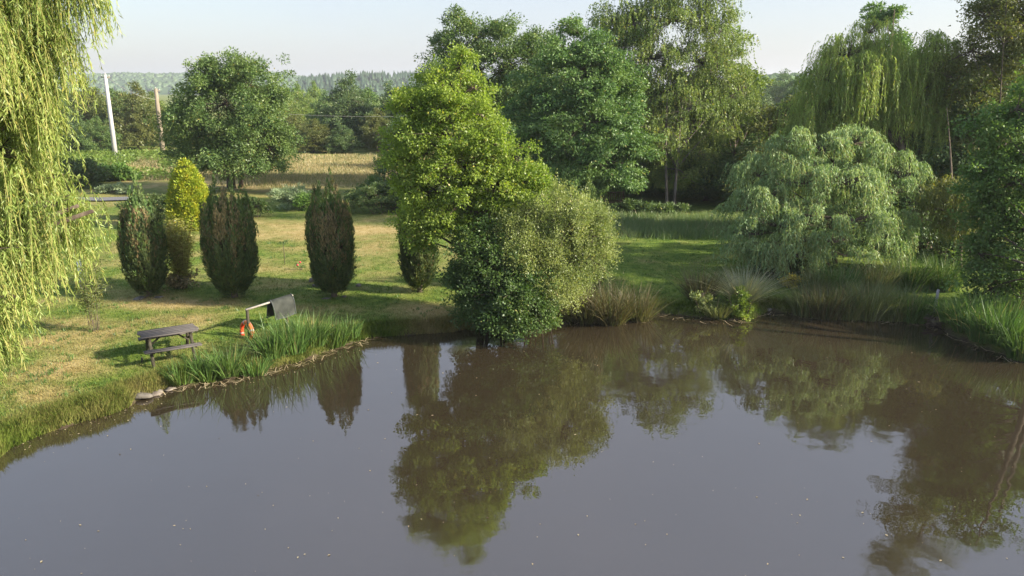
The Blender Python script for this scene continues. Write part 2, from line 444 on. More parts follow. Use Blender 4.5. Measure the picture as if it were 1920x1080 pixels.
# grey gravel drive far left
gm = solidmat('gravel', (.11, .115, .125), (.17, .175, .185), 30, .95, .5)
gv = MB()
pl = [(40, 372), (120, 372), (190, 373), (262, 371)]
for i in range(len(pl) - 1):
    a0, a1 = P(pl[i][0], pl[i][1] + 3, .53), P(pl[i + 1][0], pl[i + 1][1] + 3, .53)
    b0, b1 = P(pl[i][0], pl[i][1] - 3, .53), P(pl[i + 1][0], pl[i + 1][1] - 3, .53)
    gv.add([a0, a1, b1, b0], [[0, 1, 2, 3]], 4)
structure(gv.build('gravel_drive', gm))

# ------------------------------------------------------------------ plant generators
def lobes_px(lst, Y, thick=1.0):
    """crown masses: picture position and half sizes -> metres at distance Y (+ offset)"""
    o = []
    for q in lst:
        px, py, rx, rz = q[:4]; dy = q[4] if len(q) > 4 else 0
        c = Q(px, py, Y + dy); m = mpp(py, Y + dy)
        o.append((c, np.array([rx * m, (rx + rz) / 2 * m * thick, rz * m])))
    return o
def crown_pts(lobes, n, rng, inner=.55, keep=.62, low=-.9):
    cs = np.array([c for c, r in lobes]); rs = np.array([r for c, r in lobes])
    wgt = np.array([(r[0] * r[2]) ** 1.0 for r in rs]); wgt /= wgt.sum()
    N = n * 3
    k = rng.choice(len(lobes), N, p=wgt)
    u = unit(rng.normal(size=(N, 3)))
    rad = inner + (1.04 - inner) * rng.random(N) ** .55
    p = cs[k] + u * rs[k] * rad[:, None]
    dd = np.sqrt((((p[:, None] - cs[None]) / rs[None]) ** 2).sum(2)); dd[np.arange(N), k] = 9
    ok = (dd.min(1) > keep) & (u[:, 2] > low)
    p, k, u = p[ok][:n], k[ok][:n], u[ok][:n]
    return p, k, unit(u / rs[k]), cs, rs
def clump_leaves(mb, cp, cu, rng, m, cr, L, asp=.62, flat=.55, droop=.15, size_var=.3):
    n = len(cp)
    crs = cr * (0.6 + .8 * rng.random(n))
    o = rng.normal(size=(n, m, 3)); o = o / (np.linalg.norm(o, axis=2, keepdims=True)) * (rng.random((n, m, 1)) ** .5)
    o[..., 2] *= flat
    p = (cp[:, None] + o * crs[:, None, None]).reshape(-1, 3)
    oo = o.reshape(-1, 3); cuu = np.repeat(cu, m, 0)
    d = unit(oo) * .7 + cuu * .45 + rng.normal(size=p.shape) * .55; d[:, 2] -= droop
    nn = rng.normal(size=p.shape) * .6 + cuu * .35 + oo * .5; nn[:, 2] += .55
    LL = L * (1 - size_var + 2 * size_var * rng.random(len(p)))
    leaves(mb, p, d, nn, LL, LL * asp)
def bez(a, b, c, n=6):
    t = np.linspace(0, 1, n)[:, None]; return (1 - t) ** 2 * a + 2 * t * (1 - t) * b + t * t * c
def wood(base, top, r0, lobes_c, rng, clumps=None, ck=None, stems=1, spread=.3, lean=None, twigfrac=.5, mat=None, tr=.014):
    tb, bb = MB(), MB()
    base = np.asarray(base, float); top = np.asarray(top, float)
    for s_ in range(stems):
        ang = 2 * math.pi * s_ / max(stems, 1) + .7
        off = np.array([math.cos(ang), math.sin(ang), 0]) * spread * (stems > 1)
        b0 = base + off + np.array([0, 0, -.25]); tt = top + off * 3
        mid = (b0 + tt) / 2 + rng.normal(size=3) * np.array([.04, .04, 0]) * np.linalg.norm(tt - b0)
        pts = bez(b0, mid, tt, 12); rr = r0 / (stems ** .4) * (1 - .88 * np.linspace(0, 1, 12) ** .9)
        rr[0] *= 1.35
        tb.tube(pts, rr, 9)
        if s_ == 0: main = pts; mr = rr
    for c in lobes_c:
        dz = np.hypot(*(c - base)[:2]) * .6
        zz = np.clip(c[2] - dz, main[0, 2] + .25 * (main[-1, 2] - main[0, 2]), main[-1, 2])
        i = int(np.argmin(abs(main[:, 2] - zz)))
        a = main[i]; md = (a + c) / 2 + np.array([0, 0, .12 * np.linalg.norm(c - a)])
        pts = bez(a, md, c, 6); L0 = max(mr[i] * .55, .025)
        bb.tube(pts, L0 * (1 - .75 * np.linspace(0, 1, 6)), 5)
    if clumps is not None and len(clumps):
        sel = rng.random(len(clumps)) < twigfrac
        for p, k in zip(clumps[sel], ck[sel]):
            a = lobes_c[k]; md = (a + p) / 2 + rng.normal(size=3) * .1
            bb.tube(bez(a, md, p, 3), [tr * 1.6, tr, tr * .5], 3, cap=False)
    return tb, bb

def broadleaf(name, label, base, lobes, mat, seed, nclump, per, cr, L, trunk_r=.22, top=None, stems=1, spread=.3, bark=None,
              asp=.62, flat=.55, droop=.15, inner=.5, group=None, cat='tree', sprigs=.12, twigfrac=.5, keep=.6, crown='crown', low=-.9, bough=7, boughr=1.9, shoots=0, shootl=.35):
    rng = np.random.default_rng(seed)
    p, k, u, cs, rs = crown_pts(lobes, max(12, int(nclump / bough)), rng, inner, keep, low)
    br_ = np.minimum(cr * boughr, .5 * rs[k].min(1))[:, None, None]   # boughs: groups of leaf clumps with gaps between them
    rep_ = int(bough); nb = len(p)
    size = .6 + .8 * rng.random((nb, 1, 1))
    off = rng.normal(size=(nb, rep_, 3)) * np.array([1, 1, .5]) * br_ * .6 * size
    off += u[:, None] * rng.random((nb, rep_, 1)) * br_ * .5
    off[..., 2] -= .25 * np.hypot(off[..., 0], off[..., 1])
    p = (p[:, None] + off).reshape(-1, 3); k = np.repeat(k, rep_); u = unit(np.repeat(u, rep_, 0) + (off / br_).reshape(-1, 3) * .5)
    ns = int(len(p) * sprigs)
    if ns:                                       # loose sprigs that break the outline
        j = rng.choice(len(p), ns); e = cs[k[j]] + (p[j] - cs[k[j]]) * (1.10 + .16 * rng.random((ns, 1)))
        p2, u2, k2 = e, u[j], k[j]
    base = np.asarray(base, float)
    t = thing(name, base, label, cat, group)
    cb = MB(); cb.tri = base[1] > 32 or not base.any()
    clump_leaves(cb, p, u, rng, per, cr, L, asp, flat, droop)
    if ns: clump_leaves(cb, p2, u2, rng, max(6, per // 3), cr * .55, L, asp, .8, droop)
    if shoots:                                   # young upright shoots standing out of the crown
        cand = np.where(u[:, 2] > .15)[0]; j = rng.choice(cand, shoots); ln_ = shootl * (.5 + rng.random(shoots)); ax = unit(u[j] * .35 + [0, 0, 1.0] + rng.normal(size=(shoots, 3)) * .18)
        s_ = rng.random((shoots, 14)); q = p[j][:, None] + ax[:, None] * (s_ * ln_[:, None] + .05)[..., None] + rng.normal(size=(shoots, 14, 3)) * .018
        dd = ax[:, None] * .8 + rng.normal(size=q.shape) * .6
        leaves(cb, q.reshape(-1, 3), dd.reshape(-1, 3), rng.normal(size=(shoots * 14, 3)) + [0, 0, .4], L * (.7 + .5 * rng.random(shoots * 14)), L * asp)
    if top is None:
        j = int(np.argmax(cs[:, 2])); top = cs[j] * np.array([.6, .6, 1]) + base * np.array([.4, .4, 0])
    allp = np.concatenate([p, p2]) if ns else p; allk = np.concatenate([k, k2]) if ns else k
    tb, bb = wood(base, top, trunk_r, cs, rng, allp, allk, stems, spread, twigfrac=twigfrac)
    tb.build('trunk', bark or BARK, t, base, True); bb.build('branches', bark or BARK, t, base, True)
    cb.build(crown, mat, t, base)
    return t

def strand_leaves(mb, st, outd, ln, rng, sp=.07, L=.15, W=.03, reach=.5, rise=.25, sway=(0, 0), twigs=None, spread=.38, wig=.06):
    """hanging shoots: each starts outward, bends over and hangs; leaves all along"""
    n = len(st); ln = np.broadcast_to(ln, (n,)); K = int(ln.max() / sp)
    s = (np.arange(K)[None] + rng.random((n, K))) * sp
    ok = s < ln[:, None]
    rc = reach * (.5 + rng.random(n))[:, None]; ri = rise * (.3 + 1.2 * rng.random(n))[:, None]
    ph = rng.random((n, 2)) * 6.28
    def path(s):
        h = rc * (1 - np.exp(-s / .55))
        x = st[:, None, 0] + outd[:, None, 0] * h + sway[0] * s ** 1.3 * .1 + wig * np.sin(s * 2.2 + ph[:, :1]) * np.minimum(s, 1)
        y = st[:, None, 1] + outd[:, None, 1] * h + sway[1] * s ** 1.3 * .1 + wig * np.sin(s * 2.0 + ph[:, 1:]) * np.minimum(s, 1)
        z = st[:, None, 2] + ri * (1 - np.exp(-s / .3)) - np.maximum(s - .12, 0) * (1 - .55 * np.exp(-s / .5))
        return np.stack([x, y, z], 2)
    p = path(s)[ok]
    d = rng.normal(size=p.shape) * spread; d[:, 2] = -1 + rng.normal(size=len(p)) * .35
    nn = rng.normal(size=p.shape)
    LL = L * (.65 + .7 * rng.random(len(p)))
    leaves(mb, p, d, nn, LL, W * (.75 + .5 * rng.random(len(p))), .2)
    if twigs is not None:
        kk = 4; ss = np.linspace(0, 1, kk)[None] * ln[:, None]; q = path(ss)
        wv = unit(np.cross(outd, np.array([0, 0, 1.0])))[:, None] * .005
        v = np.stack([q - wv, q + wv], 2).reshape(-1, 3)
        b = (np.arange(n)[:, None] * kk + np.arange(kk - 1)[None]).ravel() * 2
        twigs.add(v, np.stack([b, b + 1, b + 3, b + 2], 1), 4)
def weeping(name, label, base, lobes, mat, seed, nstr, ln, trunk_r, top=None, sp=.07, L=.15, W=.03, reach=.5, rise=.25, sway=(0, 0),
            low=.0, inner=.75, keep=.7, stems=1, bark=None, twigs=True, group=None, spread=.5, floor=.25, spreadst=.3, limb=True, tuft=12, tuftr=.2, shorten=None):
    rng = np.random.default_rng(seed)
    p, k, u, cs, rs = crown_pts(lobes, int(nstr / tuft), rng, inner, keep, low)
    nt = len(p); tl = np.repeat(rng.random(nt), tuft)                # shoots hang in tufts from the bough ends
    p = np.repeat(p, tuft, 0) + rng.normal(size=(nt * tuft, 3)) * tuftr * np.array([1, 1, .45]); k = np.repeat(k, tuft); u = np.repeat(u, tuft, 0)
    base = np.asarray(base, float); t = thing(name, base, label, 'tree', group)
    o = u.copy(); o[:, 2] = 0; o = unit(o + rng.normal(size=o.shape) * .45 * np.array([1, 1, 0]))
    l = ln[0] + (ln[1] - ln[0]) * (.6 * tl + .4 * rng.random(len(p))); l = np.minimum(l, np.maximum(p[:, 2] - floor, .2))
    if shorten: l = l * (.42 + .58 * sm((p[:, 2] - shorten[0]) / (shorten[1] - shorten[0])))
    cb, tw = MB(), MB(); cb.tri = base[1] > 32
    strand_leaves(cb, p, o, l, rng, sp, L, W, reach, rise, sway, tw, spread)
    if top is None:
        j = int(np.argmax(cs[:, 2])); top = cs[j] * np.array([.5, .5, 1]) + base * np.array([.5, .5, 0])
    tb, bb = wood(base, top, trunk_r, cs if limb else cs[:1], rng, p, k, stems, spreadst, twigfrac=.22, tr=.012)
    tb.build('trunk', bark or BARK, t, base, True); bb.build('branches', bark or BARK, t, base, True)
    if twigs: tw.build('hanging_shoots', SHOOT, t, base)
    cb.build('crown', mat, t, base)
    return t

def blades(mb, base, n, rad, ln, rng, w=.012, lean=.35, arch=.5, seg=4, flat=1.0):
    a = rng.random(n) * 6.283; r = rad * np.sqrt(rng.random(n))
    p0 = np.stack([base[0] + r * np.cos(a), base[1] + r * np.sin(a) * flat, np.full(n, base[2] - .05)], 1)
    dirn = np.stack([np.cos(a), np.sin(a)], 1) * (r / rad * .7 + .3)[:, None] + rng.normal(size=(n, 2)) * .35
    L = ln * (.55 + .5 * rng.random(n)); le = lean * (.4 + rng.random(n)); ar = arch * rng.random(n) ** 1.5
    t = np.linspace(0, 1, seg + 1)[None]
    h = (le[:, None] * t + ar[:, None] * t ** 2.5) * L[:, None]
    z = (t - .55 * ar[:, None] * t ** 3 - .15 * le[:, None] * t * t) * L[:, None]
    c = np.stack([p0[:, None, 0] + dirn[:, None, 0] * h, p0[:, None, 1] + dirn[:, None, 1] * h, p0[:, None, 2] + z], 2)
    ph = rng.random(n) * 6.283
    sd = np.stack([np.cos(ph), np.sin(ph), np.zeros(n)], 1)[:, None] * (w * (.6 + .8 * rng.random(n)))[:, None, None] * (1 - t ** 2 * .95)[..., None]
    v = np.stack([c - sd, c + sd], 2).reshape(-1, 3)
    k = seg + 1
    b = (np.arange(n)[:, None] * k + np.arange(seg)[None]).ravel() * 2
    mb.add(v, np.stack([b, b + 1, b + 3, b + 2], 1), 4)

# ================================================================== far land
rng = np.random.default_rng(5)
def ridge(name, prof, Y, depth, seed):
    """wooded ridge: picture silhouette at distance Y, falling away to both sides"""
    mb = MB(); rr = np.random.default_rng(seed)
    xs = np.linspace(prof[0][0], prof[-1][0], 120)
    top = np.interp(xs, [a for a, b in prof], [b for a, b in prof])
    rows = [(-.5, 0.0), (-.3, .45), (-.1, .85), (0, 1), (.2, .9), (.5, 0)]
    V = []
    for f, hgt in rows:
        for x, t in zip(xs, top):
            q = Q(x, t, Y); V.append([q[0] * (1 + f * depth / Y), Y + f * depth, 2.0 + (q[2] - 2.0) * hgt - (6 if hgt == 0 else 0)])
    n = len(xs); i = (np.arange(len(rows) - 1)[:, None] * n + np.arange(n - 1)[None]).ravel()
    mb.add(V, np.stack([i, i + 1, i + n + 1, i + n], 1), 4)
    structure(mb.build(name, M_FARWOOD, smooth=True))
    return xs, top
def wooded(prof, Y, depth, n, hgt, seed, con, label, cat):
    rr = np.random.default_rng(seed); mb = MB()
    for _ in range(n):
        px = rr.uniform(prof[0][0], prof[-1][0]); t = np.interp(px, [a for a, b in prof], [b for a, b in prof])
        f = rr.choice([rr.uniform(-.45, .05), rr.uniform(-.08, .05)])
        q = Q(px, t, Y); k = np.interp(f, [-.5, -.3, -.1, 0, .2], [0, .45, .85, 1, .9])
        z = 2 + (q[2] - 2) * k; c = np.array([q[0] * (1 + f * depth / Y), Y + f * depth, z]); h = hgt * rr.uniform(.7, 1.25)
        if con:
            m = 7; a = np.arange(m) * 2 * math.pi / m + rr.random() * 6
            for lv in range(3):
                z0, z1, w_ = h * (.1 + .26 * lv), h * (.5 + .25 * lv), h * (.22 - .055 * lv)
                v = np.concatenate([np.stack([np.cos(a) * w_ * rr.uniform(.8, 1.2, m), np.sin(a) * w_, np.full(m, z0)], 1), [[0, 0, z1]]]) + c - [0, 0, h * .55]
                j = np.arange(m); mb.add(v, np.stack([j, (j + 1) % m, np.full(m, m)], 1), 3)
        else:
            mb.ico(c + [0, 0, -h * .1], (h * .5 * rr.uniform(.8, 1.2), h * .5, h * .55), rr, .45, 0)
    stuff(mb.build('far_forest', M_FARCON if con else M_FARWOOD), label, cat)
hillA = [(-400, 150), (60, 147), (150, 143), (230, 139), (300, 141), (350, 140), (420, 142), (470, 140), (500, 136), (530, 141), (570, 147), (620, 154), (760, 158), (1000, 160)]
ridge('hill', hillA, 1500, 900, 1)
wooded(hillA, 1500, 900, 3600, 9, 2, False, 'hazy blue wooded ridge on the left skyline', 'forest')
hillB = [(560, 158), (600, 152), (650, 149), (700, 148), (760, 148), (900, 150), (1150, 152)]
ridge('hill', hillB, 800, 300, 3)
wooded(hillB, 800, 300, 900, 17, 4, True, 'dark spiky conifer plantation on the skyline left of the central tree', 'forest')
hillC = [(1280, 160), (1400, 152), (1450, 146), (1500, 147), (1560, 150), (1800, 150), (2300, 150)]
ridge('hill', hillC, 420, 160, 6)
wooded(hillC, 420, 160, 1600, 5, 7, False, 'dark wooded rise on the skyline right of the birch', 'forest')

# ================================================================== mid and far trees (copies of a few kinds)
def generic(name, seed, mat, h, wd, n, per, cr, L, shape='round'):
    rr = np.random.default_rng(seed); lob = []
    for i in range(9):
        t = i / 8; z = h * (.32 + .58 * t); w_ = wd * (1 - .75 * t ** 1.8) * .5
        a = i * 2.4; o = w_ * .55 * (i < 8)
        lob.append((np.array([math.cos(a) * o, math.sin(a) * o, z]), np.array([w_ * .75, w_ * .75, h * .15]) * rr.uniform(.85, 1.15)))
    for i in range(5):
        a = i * 1.26 + .4
        lob.append((np.array([math.cos(a) * wd * .28, math.sin(a) * wd * .28, h * .24]), np.array([wd * .27, wd * .27, h * .15])))
    return broadleaf(name, '', (0, 0, 0), lob, mat, seed, n, per, cr, L, .2, top=np.array([0, 0, h * .85]), twigfrac=.1, bough=4, flat=.75)
kinds = [generic('field_tree', 11, M_OLIVE, 10, 7, 620, 34, .7, .27), generic('field_tree', 12, M_OAK, 10, 8, 620, 34, .7, .27),
         generic('field_tree', 13, M_DARK, 10, 7.5, 620, 34, .7, .27), generic('field_tree', 14, M_YELLOWG, 10, 6.5, 620, 34, .7, .27)]
used = set()
def put(k, px, topy, Y, wsc, label, group):
    zt = Q(px, topy, Y)[2]; x = Q(px, topy, Y)[0]; zb = hz(x, Y)
    s_ = (zt - zb) / 10.0; rz = (px * 7.13) % 6.28
    if k in used:
        t = copy_thing(kinds[k], (x, Y, zb), rz, (s_ * wsc, s_ * wsc, s_), label)
    else:
        t = kinds[k]; used.add(k); t.location = (x, Y, zb); t.rotation_euler.z = rz; t.scale = (s_ * wsc, s_ * wsc, s_); t['label'] = label
    t['group'] = group
    return t
G1 = 'trees along the far side of the left field'
for a in [(1, 95, 160, 104, 1.1, 'broad green tree behind the hanging willow curtain, at far left of field'),
          (0, 160, 150, 100, 1.0, 'olive green tree just left of the pale pole, beyond field'),
          (1, 205, 162, 106, 1.0, 'round green tree right behind the pale leaning pole'),
          (0, 246, 158, 98, 1.0, 'olive tree between the pale pole and the brown pole'),
          (3, 285, 176, 110, .9, 'small yellow green tree behind the top of brown pole'),
          (1, 330, 182, 106, 1.0, 'green tree between the brown pole and the big oak'),
          (2, 120, 200, 92, 1.0, 'low dark tree behind the willow curtain at field edge'),
          (3, 20, 168, 100, 1.0, 'yellow green tree mostly hidden behind the near willow, far left'),
          (1, 180, 215, 90, .9, 'low bushy tree left of pale pole foot'),
          (2, 262, 215, 106, 1.0, 'low dark tree between the feet of the two poles')]:
    put(*a, G1)
G2 = 'trees behind the dry meadow'
for a in [(3, 515, 152, 150, 1.2, 'sunlit yellow green tree right of the big oak crown'),
          (3, 560, 160, 160, .9, 'slim yellow green tree left of the dark meadow group'),
          (3, 590, 155, 170, .8, 'narrow pale tree under the ridge, left of dark group'),
          (2, 608, 180, 112, 1.0, 'dark tree at the left end of the dark meadow group'),
          (2, 650, 148, 104, 1.1, 'tallest dark tree in the group behind the dry meadow'),
          (1, 695, 160, 108, 1.0, 'green tree right in the dark group behind meadow'),
          (2, 735, 165, 100, 1.1, 'dark tree touching the left edge of the central tree crown'),
          (0, 545, 205, 98, 1.2, 'pale olive bushy tree at the left end of dry meadow'),
          (0, 585, 225, 94, 1.5, 'grey green low tree at the edge of dry meadow'),
          (2, 640, 235, 93, 1.3, 'low dark bushy tree at the back of dry meadow'),
          (0, 705, 205, 96, 1.0, 'grey leaved tree at the right back of dry meadow'),
          (2, 760, 210, 92, 1.3, 'low dark tree behind the left side of central tree'),
          (1, 480, 190, 120, 1.3, 'green tree hidden behind the big oak crown'),
          (2, 800, 140, 100, 1.1, 'dark tree behind the upper crown of the central tree')]:
    put(*a, G2)
for a in [(2, 1405, 152, 170, 1.3, 'dark tree on the skyline, leftmost of the gap right of birch'), (1, 1438, 143, 185, 1.3, 'dark tree on the skyline in the middle of the gap right of birch'),
          (2, 1472, 140, 190, 1.3, 'dark tree on the skyline right of the middle of the gap'), (1, 1508, 141, 180, 1.3, 'dark tree on the skyline touching the golden willow'), (2, 1540, 145, 175, 1.3, 'dark skyline tree hidden behind the golden willow')]:
    put(*a, 'skyline trees in the gap on the right')
G3 = 'forest trees behind the right lawn'
fr = [(2, 1170, 120, 66, 1.2, 'dark forest tree behind the gap between dark tree and birch'), (2, 1215, 160, 62, 1.3, 'dark forest tree behind left of the birch trunks'),
      (2, 1300, 150, 64, 1.3, 'dark forest tree behind right of the birch trunks'), (2, 1355, 200, 58, 1.2, 'dark forest tree at the right foot of the birch crown'),
      (0, 1420, 205, 62, 1.2, 'olive forest tree below the skyline gap'), (0, 1480, 200, 60, 1.2, 'olive forest tree at the left edge of golden willow'),
      (2, 1550, 130, 60, 1.3, 'dark forest tree behind the left half of the golden willow'), (2, 1620, 110, 56, 1.2, 'dark forest tree behind the middle of golden willow'),
      (1, 1720, 120, 58, 1.2, 'green forest tree behind the right half of the golden willow'), (2, 1790, 130, 54, 1.2, 'dark forest tree right of golden willow, behind the thicket'),
      (0, 1850, 110, 56, 1.2, 'olive forest tree behind the tall open tree'), (2, 1920, 90, 52, 1.3, 'dark forest tree at right picture edge, far behind'),
      (2, 1255, 235, 55, 1.6, 'low dark undergrowth tree behind the birch trunks'), (2, 1330, 262, 52, 1.7, 'low dark undergrowth tree right of the birch trunks'),
      (2, 1195, 250, 56, 1.6, 'low dark undergrowth tree left of the birch trunks'), (2, 1410, 265, 50, 1.6, 'low dark undergrowth tree left of the silver willow'),
      (2, 1010, 130, 72, 1.3, 'dark forest tree hidden behind the central group'), (1, 1090, 95, 74, 1.2, 'green forest tree hidden behind the big dark tree')]
for a in fr: put(*a, G3)

# ================================================================== named trees, back to front
# oak left of centre
oy = 56.5
b = onground(440, 352)
broadleaf('oak_tree', 'broad round oak with several trunks standing in the left field', b,
  lobes_px([(430,138,50,34),(375,158,46,42),(470,160,52,48),(420,195,95,55),(352,215,34,38),(505,215,34,50),(375,255,55,45),(470,255,70,50),(350,270,34,28),(505,280,34,30),(420,300,85,32,-1),(380,290,50,30,1),(465,300,50,25,2)], oy),
  M_OAK, 21, 1150, 80, .55, .155, .26, stems=3, spread=.5, twigfrac=.12, bough=5, flat=.8, keep=.5)
# tall trees behind the centre
broadleaf('alder_tree', 'tall dark green tree with twin spiky tops behind the central tree', P(930, 345, .5),
  lobes_px([(860,45,30,30),(875,85,55,40),(940,45,26,32),(945,90,60,45),(900,130,95,50),(985,110,60,40),(1000,160,70,60),(900,190,90,55),(960,220,80,60),(1015,85,35,25),(860,120,40,30)], 60),
  M_OAK, 22, 1050, 74, .62, .165, .3, sprigs=.2, twigfrac=.12, bough=5, flat=.75)
broadleaf('maple_tree', 'big dense dark green tree with layered foliage left of the birch', np.array([Q(1112, 378, 46.5)[0], 46.5, .5]),
  lobes_px([(1085,62,34,26),(1062,95,52,36),(1125,100,48,38),(1055,140,70,38),(1135,150,55,40),(1090,180,95,42),(1030,205,60,40),(1160,205,48,36),(1060,245,95,40,-1),(1150,255,62,36,-1),(1020,285,75,38),(1110,300,90,34,-1.5),(1180,285,40,26),(1070,330,85,28,-1),(1150,335,55,22,-1),(990,330,50,26),(1090,130,60,40,-1),(1100,230,90,50,-1.5),(1000,230,50,40)], 46.5),
  M_MAPLE, 23, 1650, 62, .52, .15, .3, flat=.5, droop=.3, twigfrac=.12, bough=5, boughr=1.6, keep=.5)
# birch
bb0 = onground(1258, 397)
weeping('birch_tree', 'tall drooping silver birch with two bare trunks at the forest edge', bb0,
  lobes_px([(1290,-45,60,40),(1240,-10,55,40),(1330,-10,50,50),(1260,40,85,50),(1335,55,55,55),(1180,40,52,45),(1150,40,40,40),(1160,85,45,45),(1175,150,45,45),(1385,170,30,40),(1220,110,80,55),(1320,120,80,60),(1365,130,36,50),(1260,170,85,55),(1345,190,55,45),(1225,215,55,45),(1300,235,60,40),(1350,235,34,30),(1240,275,42,34),(1255,330,35,25,.8),(1190,200,40,40),(1300,290,50,26),(1290,335,36,24,-.8),(1215,325,36,24,-.6),(1255,285,50,30,-1.6),(1260,330,40,22,-1.5),(1240,240,60,36,-1.8),(1300,200,60,40,-1.8)], 50),
  M_BIRCH, 24, 12500, (.35, 1.2), .15, sp=.085, L=.125, W=.075, reach=.3, rise=.1, low=-.8, inner=.3, keep=.4, top=Q(1275, 90, 50), stems=2, bark=BARK_PALE, spread=.9, floor=1.4, spreadst=.3, tuft=18, tuftr=.32, twigs=False)
broadleaf('ash_tree', 'sunlit yellow green tree leaning out right of the birch', P(1375, 385, .5),
  lobes_px([(1352,110,34,45),(1380,165,36,45),(1400,205,36,36),(1350,180,50,50),(1405,240,50,40),(1360,240,50,40),(1412,148,12,14)], 54),
  M_YELLOWG, 25, 260, 55, .6, .19, .16, sprigs=.3, twigfrac=.3)
broadleaf('sallow_thicket', 'olive rounded thicket between the birch and the silver willow', P(1450, 400, .5),
  lobes_px([(1440,245,48,40),(1490,230,50,42),(1415,285,50,45),(1470,285,60,50),(1520,260,50,60),(1440,335,60,40)], 47),
  M_OLIVE, 26, 360, 55, .6, .16, .1, stems=4, spread=.7, cat='shrub', twigfrac=.25)
# trees at the right, behind the willows
broadleaf('poplar_tree', 'narrow dark tree top rising behind the golden willow', P(1665, 400, .5),
  lobes_px([(1655,22,22,24),(1672,60,32,34),(1650,95,34,36),(1680,120,38,45),(1660,180,50,60),(1690,240,50,50)], 50),
  M_MAPLE, 27, 300, 45, .6, .19, .2, sprigs=.25, twigfrac=.25)
broadleaf('aspen_tree', 'tall open see-through tree at the upper right picture corner', P(1872, 470, .5),
  lobes_px([(1850,30,42,46),(1890,-40,70,60),(1845,-110,60,60),(1900,-190,70,60),(1870,-270,45,55),(1822,95,40,48),(1880,110,52,60),(1835,170,50,50),(1900,190,48,60),(1790,150,30,45),(1860,235,70,50),(1930,40,60,90)], 36.5),
  M_OLIVE, 28, 1500, 30, .45, .12, .05, sprigs=.35, twigfrac=.4, inner=.3, keep=.3)
broadleaf('bank_thicket', 'dark shaded thicket between the golden willow and the right bank tree', P(1812, 490, .5),
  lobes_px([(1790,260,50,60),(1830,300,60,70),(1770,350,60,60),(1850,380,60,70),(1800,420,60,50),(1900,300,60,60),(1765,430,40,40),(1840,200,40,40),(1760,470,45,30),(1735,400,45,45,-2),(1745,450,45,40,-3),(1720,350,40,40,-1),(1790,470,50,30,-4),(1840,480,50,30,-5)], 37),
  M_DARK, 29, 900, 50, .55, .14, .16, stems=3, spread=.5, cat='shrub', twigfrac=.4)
# golden weeping willow
gb = P(1738, 470, .5)
weeping('golden_willow_tree', 'tall golden green weeping willow with two crowns behind the silver willow', gb,
  lobes_px([(1630,62,36,26),(1590,105,50,38),(1645,105,36,40),(1550,150,40,40),(1600,170,60,48),(1530,215,48,40),(1590,235,70,45),(1650,200,40,50),(1755,95,32,30),(1735,135,42,45),(1770,140,24,40),(1700,160,40,45),(1690,225,50,50),(1740,215,40,45),(1640,275,60,40),(1540,270,50,40),(1710,290,45,40),(1660,330,60,40,1),(1740,300,40,40,1),(1510,262,40,36),(1500,312,34,30),(1560,322,50,34),(1780,175,24,36),(1768,240,34,36),(1680,120,30,36),(1620,140,44,40,-1)], 38),
  M_WILLOWG, 30, 6000, (1.0, 2.9), .3, sp=.08, L=.17, W=.042, reach=.45, rise=.25, low=-.1, inner=.7, keep=.6, top=Q(1665, 130, 38))
# right small willow beside the bank tree
weeping('bank_willow_tree', 'small grey green drooping willow left of the right bank tree', P(1800, 505, .45),
  lobes_px([(1800,365,55,30),(1840,375,45,30),(1775,395,36,26),(1820,410,50,28),(1860,420,30,28),(1785,430,34,20)], 30),
  M_OLIVE, 31, 1000, (.5, 1.5), .12, sp=.07, L=.15, W=.035, reach=.4, low=-.1)
# silver willow
domes = []
rr = np.random.default_rng(33)
prof = [(1420,330,46,30),(1400,395,36,28),(1385,440,22,20),(1470,300,55,34),(1500,262,40,24),(1545,285,60,36),(1600,270,45,28),(1650,290,45,30),(1690,330,30,34),
        (1440,375,50,30,-1),(1510,345,60,34,-1.2),(1580,345,60,36,-1.2),(1650,360,50,34,-.8),(1460,425,52,30,-2),(1530,405,58,32,-2.2),(1600,415,58,32,-2.2),(1665,425,40,30,-1.2),
        (1450,465,40,22,-2.2),(1560,455,50,24,-2.6),(1640,465,45,22,-2),(1500,455,40,22,-2.6),(1420,440,40,20,-1.5),(1400,475,34,16,-1.2),(1600,480,50,18,-2.4),(1490,480,40,16,-2.6),(1670,480,36,16,-1.5),(1540,350,110,50,1.8),(1560,420,120,50,1.8)]
weeping('silver_willow_tree', 'broad mop-headed silver green weeping willow on the right bank', P(1560, 497, .45),
  lobes_px(prof, 31.5), M_WILLOWS, 34, 6000, (.45, 1.35), .14, sp=.062, L=.14, W=.034, reach=.45, rise=.3, low=-.1, inner=.85, keep=.72, stems=2, spreadst=.35, tuft=26, tuftr=.16)
# right bank tree
broadleaf('bank_tree', 'leafy mid green tree leaning over the reeds at the right edge', P(1962, 640, .4),
  lobes_px([(1905,205,42,36),(1880,250,45,40),(1935,260,60,60),(1865,300,45,34),(1915,340,65,50),(1855,350,40,30),(1890,400,60,40),(1850,430,36,26),(1900,455,70,40),(1835,475,34,24),(1880,510,60,36),(1920,560,60,45),(1860,540,40,30),(1905,600,40,34),(1970,450,70,90),(1980,330,70,80),(1960,180,60,50)], 25.2),
  M_NEARALD, 35, 1350, 46, .36, .105, .18, stems=2, spread=.3, twigfrac=.4)
